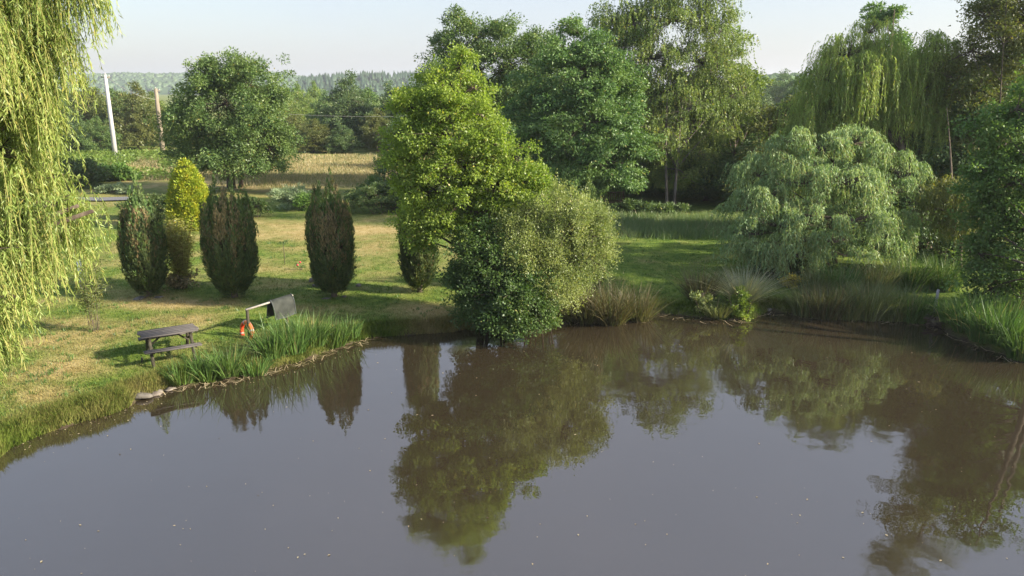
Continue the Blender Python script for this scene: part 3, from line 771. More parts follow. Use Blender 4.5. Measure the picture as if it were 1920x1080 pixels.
# ------------------------------------------------------------------ central alder and sallow
broadleaf('central_tree', 'sunlit bright green tree with tapering crown on the pond bank', onground(905, 603),
  lobes_px([(868,92,15,18),(862,125,32,26),(800,135,14,14,.3),(838,160,50,30),(885,165,30,26),(835,205,68,36),(900,215,42,30),(775,205,34,30),(768,250,36,32),(765,300,32,32),(790,365,48,32),(850,255,92,38),(915,265,52,34),(800,290,52,36),(880,305,95,38),(960,290,38,34),(990,275,18,20),(830,340,82,38),(930,345,80,36),(995,330,36,24),(1025,325,22,16),(760,330,30,26),(870,385,80,34),(800,390,50,34),(922,395,50,30),(785,425,40,28),(835,430,50,26),(900,430,60,30),(805,455,34,16)], 24.6),
  M_ALDER, 40, 2150, 38, .24, .082, .16, top=Q(862, 130, 24.6), stems=1, twigfrac=.25, sprigs=.2, flat=.7, bough=6, shoots=260, shootl=.35)
broadleaf('sallow_bush', 'grey green sallow bush with upright yellowish shoots, right of central trunk', onground(1010, 604),
  lobes_px([(1065,382,40,24),(1022,398,48,28),(1105,405,32,30),(970,425,36,34),(1060,430,72,38,-.3),(985,455,56,40,-.4),(1118,440,28,34),(1100,480,38,34),(1065,490,52,38,-.3),(1005,500,60,46,-.5),(1050,530,42,34,-.3),(1010,550,40,34,-.4),(1125,410,16,18),(1040,372,18,16)], 24.2),
  M_BUSH, 41, 1700, 40, .23, .07, .07, stems=6, spread=.35, cat='shrub', asp=.42, inner=.5, twigfrac=.15, flat=1.3, droop=-.6, sprigs=.35, bough=5, keep=.5, shoots=330, shootl=.42)
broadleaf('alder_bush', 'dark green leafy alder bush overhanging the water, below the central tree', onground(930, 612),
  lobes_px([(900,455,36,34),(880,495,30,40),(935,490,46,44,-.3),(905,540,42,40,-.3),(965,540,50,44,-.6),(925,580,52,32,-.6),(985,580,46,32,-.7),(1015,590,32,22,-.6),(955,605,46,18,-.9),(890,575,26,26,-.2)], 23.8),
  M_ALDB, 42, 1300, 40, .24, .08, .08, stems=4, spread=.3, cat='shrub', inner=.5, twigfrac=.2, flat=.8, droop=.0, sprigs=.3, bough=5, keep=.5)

# ------------------------------------------------------------------ columnar cypresses
def cypress(name, label, base, H, Wd, seed, brown, brown_az, spires, group, n=620, taper=0.0):
    rr = np.random.default_rng(seed); base = np.asarray(base, float)
    t = thing(name, base, label, 'conifer', group)
    rad = Wd / 2 * .86; H = H * 1.05
    prof = lambda q: np.interp(q, [0, .04, .10, .2, .36, .52, .68, .82, .93, 1], [.18, .34, .56, .78, .96, 1 - .04 * taper, .93 - .20 * taper, .76 - .32 * taper, .52 - .30 * taper, .2 - .1 * taper])
    def place(n, t0, t1, inset):
        th = rr.random(n) * 6.283; q = t0 + (t1 - t0) * rr.random(n)
        lump = 1 + .07 * np.sin(th * 5 + q * 3 + seed) + .05 * np.sin(th * 9 - q * 5)
        r = rad * prof(q) * lump * inset
        return th, q, np.stack([np.cos(th) * r, np.sin(th) * r, q * H], 1)
    parts = {'foliage': MB(), 'tip_foliage': MB(), 'browned_foliage': MB()}
    def plumes(th, q, p, m, ln, pr, L):
        nn = len(p)
        s = rr.random((nn, m)); l = ln * (.6 + .7 * rr.random(nn)) * np.where(q < .885, 1 - .45 * q, 1)
        o = np.stack([np.cos(th), np.sin(th), np.zeros(nn)], 1)
        slope = np.interp(q, [0, .1, .3, .5, .8, 1], [.9, .55, .08, -.06, -.12, -.05])
        ax = unit(o * slope[:, None] + np.array([0, 0, 1.0]) + rr.normal(size=(nn, 3)) * .07)
        off = unit(rr.normal(size=(nn, m, 3))) * (pr * (1.05 - s) ** .6)[..., None]
        pos = p[:, None] + ax[:, None] * (s * l[:, None])[..., None] + off
        d = ax[:, None] * 1.0 + off / pr * .45 + rr.normal(size=(nn, m, 3)) * .2
        nv = off / pr + o[:, None] * .6 + rr.normal(size=(nn, m, 3)) * .4
        az = np.angle(np.exp(1j * (th - brown_az)))
        isb = (rr.random(nn) < brown * 1.0 * np.exp(-(az / 1.4) ** 2) * np.interp(q, [.2, .34, .46, .8, .89, .95], [0, .5, 1, 1, .6, 0]))
        ist = (~isb) & (rr.random(nn) < np.interp(q, [.3, .6, .85], [.05, .3, .9]))
        for nm, sel in (('foliage', ~isb & ~ist), ('tip_foliage', ist), ('browned_foliage', isb)):
            if sel.any():
                c = int(sel.sum()) * m
                leaves(parts[nm], pos[sel].reshape(-1, 3), d[sel].reshape(-1, 3), nv[sel].reshape(-1, 3), L * (.7 + .6 * rr.random(c)), L * .30, .2)
    plumes(*place(n, .02, .66, .90), 32, .68, .075, .13)
    plumes(*place(n // 3, .02, .66, .62), 14, .5, .16, .2)
    for k in range(spires):                                        # the uneven crown of upright tips
        a = rr.random() * 6.283; r = rad * (.92 - .45 * taper) * math.sqrt(rr.random()); hh = H * (1.0 - .22 * rr.random() - .12 * (r / rad)) if k else H
        q = np.full(8, .9); th = np.full(8, a) + rr.normal(size=8) * .6; zz = np.linspace(H * .48, hh - .5, 8)
        w_ = .09 * (1 - np.linspace(0, 1, 8)); r2 = np.interp(zz / H, [.5, .72, 1], [1.25, 1.05, .8]) * r
        p = np.stack([math.cos(a) * r2 + rr.normal(size=8) * w_, math.sin(a) * r2 + rr.normal(size=8) * w_, zz], 1)
        plumes(th, q, p, 34, .55, .075, .13)
    v, f = ICO[2]                                                  # solid dark core added to block light through the foliage
    core = MB(); qz = (v[:, 2] + 1) / 2 * .9 + .03
    core.add(np.stack([v[:, 0] * rad * .62 * prof(qz) , v[:, 1] * rad * .62 * prof(qz), qz * H * .76], 1), f, 3)
    core.build('light_block_core', BARK, t)
    tr = MB(); tr.tube([[0, 0, -.2], [0, 0, .1], [.02, 0, H * .3]], [.13, .11, .06], 8); tr.build('trunk', BARK, t)
    for nm, m in (('foliage', M_YEW), ('tip_foliage', M_YEWTIP), ('browned_foliage', M_YEWDEAD)):
        if parts[nm].n: parts[nm].build(nm, m, t)
    return t
CG = 'row of columnar conifers on the lawn'
for i, (px, py, top, wpx, br, az, sp_, tp, lab) in enumerate([
    (280, 556, 338, 92, .35, -1.2, 6, 1.0, 'columnar dark conifer with twin tips at the left end of row'),
    (440, 557, 338, 116, .75, -1.3, 26, .15, 'widest columnar conifer, broad browned front, second from left in row'),
    (627, 556, 335, 101, .95, -1.1, 17, .45, 'columnar conifer with most browned foliage, right of the draped rail'),
    (787, 547, 322, 78, .25, -1.2, 11, .4, 'slim dark columnar conifer half under the central tree'),
    (1102, 549, 326, 76, .15, -1.2, 8, .7, 'columnar conifer mostly hidden behind the sallow bush, its tips showing')]):
    bs = onground(px, py); H = Q(px, top, bs[1])[2] - bs[2]
    cypress('columnar_conifer', lab, bs, H, wpx * mpp(py - 80, bs[1]), 50 + i, br, az, sp_, CG, taper=tp)

# golden conifer
gb = onground(360, 428); gH = Q(360, 298, gb[1])[2] - gb[2]; gW = 72 * mpp(370, gb[1])
gt = thing('golden_conifer', gb, 'bright golden green cone-shaped conifer between the left columnar conifers', 'conifer')
rr = np.random.default_rng(60); n = 1500
q = 1 - np.sqrt(rr.random(n)); q = q * .98; th = rr.random(n) * 6.283
rad = gW / 2 * np.interp(q, [0, .08, .2, .45, .7, .9, 1], [.86, .97, 1, .88, .6, .26, .04]) * (1 + .06 * np.sin(th * 6 + q * 9))
p = np.stack([np.cos(th) * rad, np.sin(th) * rad, q * gH], 1); o = np.stack([np.cos(th), np.sin(th), np.zeros(n)], 1)
gm_ = MB()
clump_leaves(gm_, p, unit(o + [0, 0, .8]), rr, 22, .14, .16, .4, 1.1, -.45)
gm_.build('foliage', M_GOLD, gt)
core = MB(); v, f = ICO[2]; qz = (v[:, 2] + 1) / 2  # solid filler added inside the cone so no light shows through
sc_ = np.interp(qz, [0, .08, .2, .45, .7, .9, 1], [.8, .9, .95, .82, .5, .2, .0]) * gW / 2 * .8
core.add(np.stack([unit(v[:, :2])[:, 0] * sc_ * np.minimum(1, np.hypot(v[:, 0], v[:, 1]) * 3), unit(v[:, :2])[:, 1] * sc_ * np.minimum(1, np.hypot(v[:, 0], v[:, 1]) * 3), qz * gH * .93], 1), f, 3)
core.build('light_block_core', BARK, gt)
tr = MB(); tr.tube([[0, 0, -.2], [0, 0, .5]], [.1, .08], 8); tr.build('trunk', BARK, gt)

# bamboo clump
def canes(name, label, base, H, spread, ncane, per, mat, seed, cat, L=.14, W=.035, low=.25, cm=TWIG, bare=.0, cr=.012):
    rr = np.random.default_rng(seed); base = np.asarray(base, float); t = thing(name, base, label, cat)
    st, lf = MB(), MB()
    for i in range(ncane):
        a = rr.random() * 6.283; r0 = spread * .25 * math.sqrt(rr.random()); r1 = spread * math.sqrt(rr.random()); h = H * rr.uniform(.65, 1.02)
        a0 = np.array([math.cos(a) * r0, math.sin(a) * r0, -.1]); c = np.array([math.cos(a) * r1, math.sin(a) * r1, h])
        m = np.array([c[0] * .4, c[1] * .4, h * .6]); pts = bez(a0, m, c, 6); st.tube(pts, np.linspace(cr, cr * .35, 6), 4, cap=False)
        s = low + (1 - low) * rr.random(per)
        q = (1 - s)[:, None] ** 2 * a0 + 2 * (s * (1 - s))[:, None] * m + (s * s)[:, None] * c + rr.normal(size=(per, 3)) * .09
        d = rr.normal(size=(per, 3)); d[:, 2] = d[:, 2] * .5 + .1
        leaves(lf, q, d, rr.normal(size=(per, 3)) + [0, 0, .6], L * (.6 + .7 * rr.random(per)), W)
    st.build('canes', cm, t); lf.build('leaves', mat, t); return t
bb_ = onground(343, 540); canes('bamboo_clump', 'feathery pale yellow bamboo clump between the two left columnar conifers', bb_, Q(343, 412, bb_[1])[2] - bb_[2], .62, 80, 75, M_BAMBOO, 61, 'bamboo')
dl = MB(); rr = np.random.default_rng(62)
bs = onground(338, 541); t = thing('dry_shrub', bs, 'low brown dry shrub at the foot of the bamboo clump', 'shrub')
pp = np.array([[rr.normal() * .32, rr.normal() * .25, .1 + rr.random() * .45] for _ in range(70)]); clump_leaves(dl, pp, unit(pp), rr, 22, .14, .09)
dl.build('leaves', M_YEWDEAD, t)
st = MB()
for q in pp[::3]: st.tube([[q[0] * .2, q[1] * .2, -.05], q], [.012, .006], 4)
st.build('stems', BARK, t)
sb = onground(178, 620); canes('willow_sapling', 'thin many-stemmed sapling on the lawn left of the picnic table', sb, Q(178, 490, sb[1])[2] - sb[2], .62, 16, 110, M_OLIVE, 63, 'sapling', .12, .03, .35, BARK, cr=.009)

# ------------------------------------------------------------------ shrubs
def shrub(name, label, px, py, lob, Y, mat, seed, n, per, cr, L, cat='shrub', **k):
    return broadleaf(name, label, onground(px, py) if py else P(px, 400), lobes_px(lob, Y), mat, seed, n, per, cr, L, .05, stems=4, spread=.2, cat=cat, twigfrac=.3, **k)
def Yat(px, py): return onground(px, py)[1]
shrub('ornamental_grass', 'pale sage coloured shrub left of the most browned conifer', 548, 391, [(548,372,26,20),(535,380,16,10),(560,366,20,14)], Yat(548, 391), M_SAGE, 70, 130, 40, .3, .15, asp=.25, droop=-.5, sprigs=.4)
shrub('round_shrub', 'small bright green rounded shrub touching the most browned conifer', 577, 394, [(577,377,20,17),(568,382,14,12)], Yat(577, 394), M_SHRUB, 71, 110, 40, .25, .11)
shrub('clipped_hedge', 'dark clipped hedge left behind the central tree', 715, 402, [(685,372,26,28),(715,375,28,28),(745,380,28,26),(770,385,25,25)], Yat(715, 402) + .8, M_HEDGE, 72, 330, 45, .26, .11, 'hedge')
shrub('hazel_bush', 'rounded leafy bush above the clipped hedge, left of central tree', 735, 385, [(720,335,42,30),(760,345,40,40),(700,350,30,22),(745,310,30,24)], Yat(735, 385) + 1.5, M_OAK, 73, 260, 45, .4, .14)
shrub('garden_shrub', 'low green shrub right of the widest conifer', 478, 408, [(478,388,20,18),(465,392,14,12)], Yat(478, 408), M_HEDGE, 74, 100, 40, .25, .12)
shrub('dark_hedge', 'dark low hedge behind the twin-tipped conifer and golden conifer', 300, 410, [(262,385,22,16),(290,386,24,18),(318,384,20,18),(245,388,16,14)], Yat(300, 410), M_HEDGE, 75, 260, 42, .28, .11, 'hedge')
shrub('block_hedge', 'tall clipped dark green hedge behind the hanging willow shoots', 150, 352, [(120,325,26,25),(152,328,26,24),(176,332,12,20)], Yat(150, 352), M_HEDGE, 76, 300, 40, .5, .2, 'hedge')
shrub('bramble_mound', 'low bright green bramble mound between the poles', 205, 338, [(205,322,36,14),(180,326,24,12),(235,324,24,12)], Yat(205, 338), M_SHRUB, 77, 200, 40, .5, .2)
shrub('rushy_shrub', 'low grey green shrub beside the gravel drive', 225, 362, [(222,356,30,7),(200,358,16,6)], Yat(225, 362), M_SAGE, 78, 90, 36, .3, .16)
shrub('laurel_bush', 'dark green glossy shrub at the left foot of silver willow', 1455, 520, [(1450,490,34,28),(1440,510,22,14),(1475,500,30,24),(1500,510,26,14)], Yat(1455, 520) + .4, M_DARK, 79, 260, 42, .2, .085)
shrub('yellow_bush', 'small golden yellow bush in front of silver willow', 1490, 538, [(1490,526,20,10),(1478,531,14,7),(1504,528,12,8)], Yat(1490, 538) + .1, M_YBUSH, 80, 70, 30, .13, .075)
shrub('young_alder_bush', 'bright green little bush at the water beside the fountain grass', 1385, 592, [(1384,552,11,14),(1384,570,18,14),(1392,585,20,11),(1375,583,12,10)], Yat(1385, 592) - .05, M_ALDER, 81, 130, 34, .14, .075)
shrub('willowherb_bush', 'small pale green bush on the bank left of the fountain grass', 1325, 588, [(1318,550,12,12),(1325,570,18,14),(1305,580,14,9),(1345,580,18,10)], Yat(1325, 588), M_BUSH, 82, 130, 30, .15, .07)
shrub('undergrowth_bush', 'low dark bush on the lawn edge below the birch trunks', 1210, 402, [(1210,390,36,10),(1170,388,24,8),(1250,394,36,10),(1150,385,16,7)], Yat(1210, 404), M_DARK, 83, 200, 40, .35, .15)
shrub('dock_bush', 'low leafy green shrub at the left end of the right bank reeds', 1520, 548, [(1530,520,30,14),(1560,515,30,14),(1600,516,34,14),(1640,518,30,12)], 29.2, M_HEDGE, 84, 240, 40, .2, .10)

# bracken and far field scrub (uncountable)
br = MB(); rr = np.random.default_rng(85)
def scrub(x0, x1, y0, y1, n, h):
    px = rr.uniform(x0, x1, n); py = rr.uniform(y0, y1, n)
    c = np.array([P(a, b_, .6 + h * rr.random()) for a, b_ in zip(px, py)])
    clump_leaves(br, c, np.tile([0, 0, 1.0], (n, 1)), rr, 24, .6, .26, .5, .5)
scrub(130, 250, 286, 304, 120, 1.2); scrub(240, 345, 284, 294, 70, 1.0); scrub(100, 330, 318, 328, 60, .6); scrub(-60, 140, 288, 330, 150, 1.0); scrub(300, 345, 296, 310, 30, .8)
stuff(br.build('bracken', M_BRACKEN), 'bright green bracken along the far edges of the field', 'bracken')

# ------------------------------------------------------------------ grass
def grass_field(name, label, pts, mat, lo, hi, w, seed, cat='grass', zones=False):
    rr = np.random.default_rng(seed); n = len(pts); mb = MB()
    a = rr.random(n) * 6.283; h = lo + (hi - lo) * rr.random(n)
    s = np.stack([np.cos(a), np.sin(a), np.zeros(n)], 1) * (w * (.6 + .8 * rr.random(n)))[:, None]
    tip = pts + np.stack([rr.normal(size=n) * h * .35, rr.normal(size=n) * h * .35, h], 1)
    mb.add(np.stack([pts - s, pts + s, tip], 1).reshape(-1, 3), np.arange(n * 3).reshape(-1, 3), 3)
    if zones:
        z = zone(pts, np.full(n, 9.)); mb.attr.append(np.repeat(z, 3, 0))
    return stuff(mb.build(name, mat), label, cat)
rr = np.random.default_rng(90)
def scatter_px(x0, x1, y0, y1, n, dmin=.12):
    r_ = np.stack([rr.uniform(x0, x1, n), rr.uniform(y0, y1, n)], 1)
    p = np.array([P(a, b_, .5) for a, b_ in r_]) if n < 20000 else None
    if p is None:
        a = (r_[:, 0] - 960) / F; b_ = -(r_[:, 1] - 540) / F
        t = (.5 - CAM_H) / (-SP + b_ * CP)
        p = np.stack([a * t, (CP + b_ * SP) * t, np.full(n, .5)], 1)
    d = sdist(p); p = p[d > dmin]; p[:, 2] = height(p, d[d > dmin]) - .01
    return p
lawn = np.concatenate([scatter_px(-80, 1480, 445, 800, 260000), scatter_px(-80, 760, 360, 470, 40000)])
grass_field('lawn_grass', 'short mown grass, green with dry yellow patches, around the pond', lawn, M_BLADE, .03, .085, .010, 91, zones=True)
# weeds and coarser tufts in the lawn
tc_ = scatter_px(-60, 1460, 448, 790, 1500, .3); tk = np.repeat(tc_, 16, 0); tk[:, :2] += rr.normal(size=(len(tk), 2)) * .06; tk[:, 2] = height(tk) - .01
grass_field('weed_tufts', 'coarser grass tufts and weeds dotted over the lawn', tk, M_REED, .05, .15, .012, 95)
# longer fringe on the pond edge
def shore_pts(x0, x1, n, d0, d1):
    seg = [q for q in shore_px if x0 - 60 <= q[0] <= x1 + 60]
    xs = np.array([a for a, b_ in seg]); ys = np.array([b_ for a, b_ in seg])
    t = rr.uniform(x0, x1, n * 3); base = np.array([P(a, np.interp(a, xs, ys), 0) for a in t])
    base[:, 0] += rr.normal(size=len(t)) * .5; base[:, 1] += rr.uniform(-.3, 1.2, len(t))
    d = sdist(base); ok = (d > d0) & (d < d1); p = base[ok][:n]; p[:, 2] = height(p, d[ok][:n]) - .02
    return p
fr_ = np.concatenate([shore_pts(-60, 250, 15000, .0, .6), shore_pts(250, 700, 8000, .02, .5), shore_pts(640, 900, 6500, .0, .45), shore_pts(1020, 1500, 7000, .0, .5), shore_pts(1480, 1760, 4000, .0, .5)])
grass_field('bank_grass', 'longer tufted grass hanging over the pond edge', fr_, M_BLADE, .10, .30, .011, 92, zones=True)
def patchy(p, f):
    return p[rr.random(len(p)) < np.clip(f(p[:, 0], p[:, 1]), 0, 1)]
mead = np.concatenate([scatter_px(450, 780, 290, 352, 56000), scatter_px(215, 450, 294, 338, 20000), scatter_px(700, 900, 300, 350, 6000)])
mead = patchy(mead, lambda x, y: (.7 + .4 * wob(x * .13 + 1, y * .09) + .2 * wob(x * .5 + 3, y * .23)) * sm((y - 56 - 2.5 * wob(x * .3, x * .2)) / 16))
grass_field('meadow_grass', 'tall dry straw coloured meadow grass beyond the lawn', mead, M_MEADOW, .10, .38, .028, 93)
rg = np.concatenate([scatter_px(1130, 1420, 408, 450, 34000), scatter_px(1400, 1480, 430, 470, 3000)])
rg = patchy(rg, lambda x, y: (.6 + .5 * wob(x * .7, y * .5) + .3 * wob(x * 2 + 1, y * 1.4)) * sm((y - 37.3 - .8 * wob(x * .5, x * .3)) / 2.5))
grass_field('long_grass', 'patch of long grey green grass at the back of the right lawn', rg, M_MEADOWG, .25, .55, .016, 94)

# ------------------------------------------------------------------ near willow, left edge
weeping('near_willow_tree', 'sunlit yellow green weeping willow filling the left edge of the picture', (-13.2, 12.3, .42),
  lobes_px([(-138,-190,150,90),(-8,-150,110,70),(82,-95,60,50),(122,-35,36,30),(32,0,70,50),(-48,40,80,60,-0.4),(72,75,46,36,0.2),(2,130,70,50),(-68,200,80,60,-0.4),(42,215,40,30),(-18,290,70,46),(44,330,50,30),(74,385,60,22,-0.2),(104,382,45,16,-0.3),(146,386,30,10,-0.3),(174,396,12,6,-0.3),(24,400,60,34,-0.3),(-26,470,50,40,-0.8),(-6,560,28,22,-1.0),(-46,600,50,40,-1.0),(-16,640,30,22,-1),(14,650,18,16,-1),(-26,700,24,20,-1.1),(94,460,50,24,0.2),(-25,500,40,40,-.5),(12,520,24,20,-.5),(-8,600,28,24,-.8),(8,650,16,14,-.9),(30,470,34,26,-.3)], 12.0),
  M_WILLOWL, 36, 5000, (.45, 1.7), .3, sp=.033, L=.095, W=.015, reach=.24, rise=.12, sway=(.25, 0), low=-.15, inner=.7, keep=.6, top=Q(-260, -120, 12.3), floor=.5, tuft=14, tuftr=.13, shorten=(3.2, 6.6))

# ------------------------------------------------------------------ reeds, rushes and sedges on the bank
def tussock(name, label, px, py, n, rad, ln, mat, seed, w=.012, lean=.35, arch=.5, group=None, cat='reeds', extra=None, dz=0.0, flat=.8):
    rr = np.random.default_rng(seed); b = P(px, py, .1); b[2] = max(hz(b[0], b[1]), .0)
    t = thing(name, b, label, cat, group)
    mb = MB(); blades(mb, (0, 0, dz), n, rad, ln * 1.18, rr, w, lean, arch, flat=flat); mb.build('blades', mat, t)
    if extra:
        e = MB(); blades(e, (0, 0, dz), extra[1], rad * .8, ln * extra[2], rr, w, lean * extra[3], arch, flat=flat); e.build(extra[4], extra[0], t)
    return t
RG = 'reed clumps on the left bank'
for i, (px, py, n, rd, ln, lab) in enumerate([
    (340, 716, 90, .30, .75, 'short leftmost reed clump by the inlet below picnic table'),
    (385, 708, 130, .32, .95, 'reed clump right of the short leftmost one, below picnic table'),
    (425, 704, 190, .32, 1.0, 'arching reed clump standing in the water below the table bench'),
    (475, 694, 170, .36, .70, 'leaning reed clump below the life ring'),
    (510, 678, 240, .42, 1.2, 'tall dense reed clump right below the rail post'),
    (548, 668, 260, .42, 1.25, 'tall reed clump in front of the draped mat'),
    (585, 656, 260, .42, 1.15, 'tall reed clump right of the draped mat'),
    (622, 645, 220, .40, 1.0, 'reed clump at the right end of left bank, lower than its neighbours'),
    (655, 636, 110, .30, .7, 'smallest thin reed clump at the right end of the left reeds')]):
    tussock('reed_clump', lab, px, py, n, rd, ln * .88, M_REED, 100 + i, .012, .36, .6, RG, extra=(M_SEDGE, 40, .8, 1.6, 'seed_stems'))
SG = 'brown rush tussocks on the far bank'
for i, (px, py, n, rd, ln, lab) in enumerate([
    (1100, 598, 520, .46, 1.35, 'brown rush tussock right beside the sallow bush'),
    (1145, 600, 560, .48, 1.4, 'brown rush tussock in the middle of the three right of the sallow'),
    (1195, 594, 480, .44, 1.2, 'brown rush tussock farthest right of the sallow bush'),
    (1312, 575, 420, .36, 1.35, 'upright brown rush tussock left of the fountain grass')]):
    tussock('rush_tussock', lab, px, py, n, rd, ln, M_RUSH, 120 + i, .009, .52, .35, SG, extra=(M_SEDGE, 160, .75, 1.5, 'green_blades'))
tussock('fountain_grass', 'grey spiky fountain grass fanning out on the far bank', 1392, 580, 900, .25, 1.35, M_FOUNT, 130, .008, .75, .45, cat='grass')
tussock('sedge_tussock', 'low sedge tussock between the rushes and the fountain grass', 1345, 592, 260, .40, .5, M_SEDGE, 131, .010, .5, .6, cat='reeds')
BG = 'sedge clumps along the right bank'
for i, (px, py, ln, m, lab) in enumerate([
    (1515, 585, .75, M_SEDGE, 'first sedge clump right of the yellow bush'), (1550, 590, .85, M_RUSH, 'brownish sedge clump below the yellow bush, second along right bank'),
    (1590, 590, .85, M_SEDGE, 'third sedge clump along the right bank'), (1630, 592, .95, M_SEDGE, 'fourth sedge clump along the right bank'),
    (1672, 593, .85, M_SEDGE, 'fifth sedge clump along the right bank'), (1712, 596, .8, M_REED, 'green sedge clump just left of the grey post'),
    (1570, 565, .8, M_REED, 'green clump behind the third sedge clump'), (1640, 562, .9, M_SEDGE, 'tall clump behind the fourth sedge clump'), (1705, 558, .95, M_REED, 'tall green clump behind left of grey post'),
    (1765, 560, .9, M_REED, 'green clump behind right of grey post'), (1530, 562, .7, M_SEDGE, 'low clump right behind the yellow bush')]):
    tussock('sedge_clump', lab, px, py, 480, .52, ln * 1.45, m, 140 + i, .011, .32, .4, BG, extra=(M_FOUNT, 60, 1.05, .8, 'seed_stems'))
NG = 'reed clumps at the right edge'
for i, (px, py, n, ln, lab) in enumerate([
    (1785, 612, 220, .9, 'reed clump right beside the grey post'), (1812, 628, 280, 1.1, 'reed clump second right of the grey post'), (1845, 642, 300, 1.25, 'tall reed clump right of centre of the corner reeds'),
    (1880, 654, 320, 1.2, 'arching reed clump over the water near the right edge'), (1918, 668, 320, 1.2, 'reed clump cut by the right picture edge'), (1835, 612, 260, 1.1, 'reed clump behind the corner reeds under bank tree'),
    (1880, 628, 260, 1.1, 'reed clump in shade under the bank tree')]):
    tussock('corner_reed_clump', lab, px, py, n, .42, ln, M_REED, 160 + i, .014, .34, .75, NG, extra=(M_SEDGE, 30, .9, 1.4, 'dry_blades'))

# ------------------------------------------------------------------ picnic table
WOODG = solidmat('weathered_wood', (.045, .042, .042), (.115, .107, .105), 9, .85, .5, (.25, 3, 3), thresh=(.3, .7))
WOODB = solidmat('greened_wood', (.03, .028, .02), (.065, .06, .042), 8, .85, .5, (2, 2, .4))
WOODP = solidmat('pale_wood', (.26, .24, .21), (.42, .39, .34), 8, .8, .4, (.4, 3, 3))
ta, tb_ = Q(260, 628, 1), None
tz = hz(*P(315, 652, .45)[:2])
cA, cB = P(261, 629, tz + .74), P(368, 613, tz + .74)
tc = (cA + cB) / 2; rz = math.atan2(cB[1] - cA[1], cB[0] - cA[0]); TL = float(np.hypot(*(cB - cA)[:2]))
pt = thing('picnic_table', (tc[0], tc[1], tz), 'weathered grey wooden picnic table on the left lawn', 'picnic table', rz=rz)
rr = np.random.default_rng(170)
for i in range(5):
    m = MB(); y = -.30 + i * .15; m.box((rr.normal() * .012, y, .735 + rr.normal() * .003), (TL + rr.normal() * .02, .136, .038), taper=.995); m.build('tabletop_plank', WOODG, pt)
for sy in (-1, 1):
    for k in range(2):
        m = MB(); m.box((rr.normal() * .01, sy * (.62 + k * .125), .43), (TL * .98, .115, .036)); m.build('bench_plank', WOODG, pt)
for sx in (-1, 1):
    x = sx * TL * .36
    m = MB(); m.box((x, 0, .698), (.04, .68, .035)); m.build('top_crossbar', WOODB, pt)
    m = MB(); m.box((x + .045, 0, .385), (.04, 1.45, .055)); m.build('bench_crossbar', WOODB, pt)
    for sy in (-1, 1):
        m = MB(); m.beam((x, sy * .22, .68), (x, sy * .62, -.05), .045, .085, (1, 0, 0)); m.build('leg', WOODB, pt)
    m = MB(); m.beam((x - sx * .03, 0, .40), (x - sx * .40, 0, .69), .04, .05, (0, 1, 0)); m.build('brace', WOODB, pt)
sp = onground(267, 679); m = MB(); m.tube([sp + [0, 0, -.2], sp + [0, 0, .08], sp + [.01, 0, .14]], [.03, .03, .022], 7)
st_ = m.build('stump', WOODB, loc=sp); st_.location = [float(q) for q in sp]; tag(st_, 'short dark stake in the grass before the picnic table', 'stake')

# ------------------------------------------------------------------ rail with draped mat, life ring
ra, rb = onground(468, 634), onground(548, 611)
za = Q(468, 580, ra[1])[2]; zb = Q(549, 555, rb[1])[2]
rt = thing('wooden_rail', ra, 'pale wooden rail on two posts above the reeds', 'rail')
A, B = np.array([0, 0, za - ra[2]]), np.array([rb[0] - ra[0], rb[1] - ra[1], zb - ra[2]])
m = MB(); ext = (B - A) * .03; m.beam(A - ext, B + ext * 2, .075, .045); m.build('rail_bar', WOODP, rt)
for q, e in ((A, 0), (A + (B - A) * .88, 0)):
    m = MB(); g0 = q.copy(); g0[2] = -.25; m.beam(g0, q - [0, 0, .03], .07, .07, (1, 0, 0)); m.build('post', WOODB, rt)
# mat
MATM = solidmat('canvas_mat', (.022, .027, .024), (.042, .048, .043), 4, .8, .35, bscale=30)
MATE = solidmat('canvas_piping', (.045, .055, .055), (.08, .09, .09), 12, .8, .2)
d = (B - A); Lr = np.linalg.norm(d); d = d / Lr; perp = unit(np.cross(d, [0, 0, 1.0]))
mo = ra + A + (B - A) * .52
mt = thing('draped_mat', mo, 'dark grey-green padded mat draped over the rail', 'mat')
nu, nv = 13, 25; th_ = .035
us = np.linspace(0, Lr * .50, nu); vs = np.linspace(-1, 1, nv)
def drape(off):
    V = []
    for v_ in vs:
        s = abs(v_) * .62; sg = 1 if v_ >= 0 else -1
        h = sg * (.045 + off + .17 * (s / .62) ** 1.1 + .03 * math.sin(s * 7)) * min(1, s / .06)
        z = .03 + off * (1 - min(1, s / .1)) - s * .93
        for u_ in us:
            wv = .018 * math.sin(u_ * 11 + s * 5) * min(1, s * 4)
            V.append(d * u_ + perp * (h + wv) + np.array([0, 0, z + .012 * math.sin(u_ * 9 + sg) * s]))
    return np.array(V)
m = MB(); i = (np.arange(nv - 1)[:, None] * nu + np.arange(nu - 1)[None]).ravel(); Fq = np.stack([i, i + 1, i + nu + 1, i + nu], 1)
Vo, Vi = drape(th_), drape(0)
N_ = nu * nv; rim = list(range(nu)) + [k * nu + nu - 1 for k in range(1, nv)] + [N_ - 2 - k for k in range(nu - 1)] + [k * nu for k in range(nv - 2, 0, -1)]
rimq = np.array([[rim[k], rim[(k + 1) % len(rim)], rim[(k + 1) % len(rim)] + N_, rim[k] + N_] for k in range(len(rim))])
m.add(np.concatenate([Vo, Vi]), np.concatenate([Fq, Fq[:, ::-1] + N_, rimq]), 4); pad = m.build('pad', MATM, mt, smooth=True)
m = MB(); loop = [Vo[k] for k in rim] + [Vo[rim[0]]]; m.tube(np.array(loop), .016, 6, cap=False); m.build('piping', MATE, pad, smooth=True)
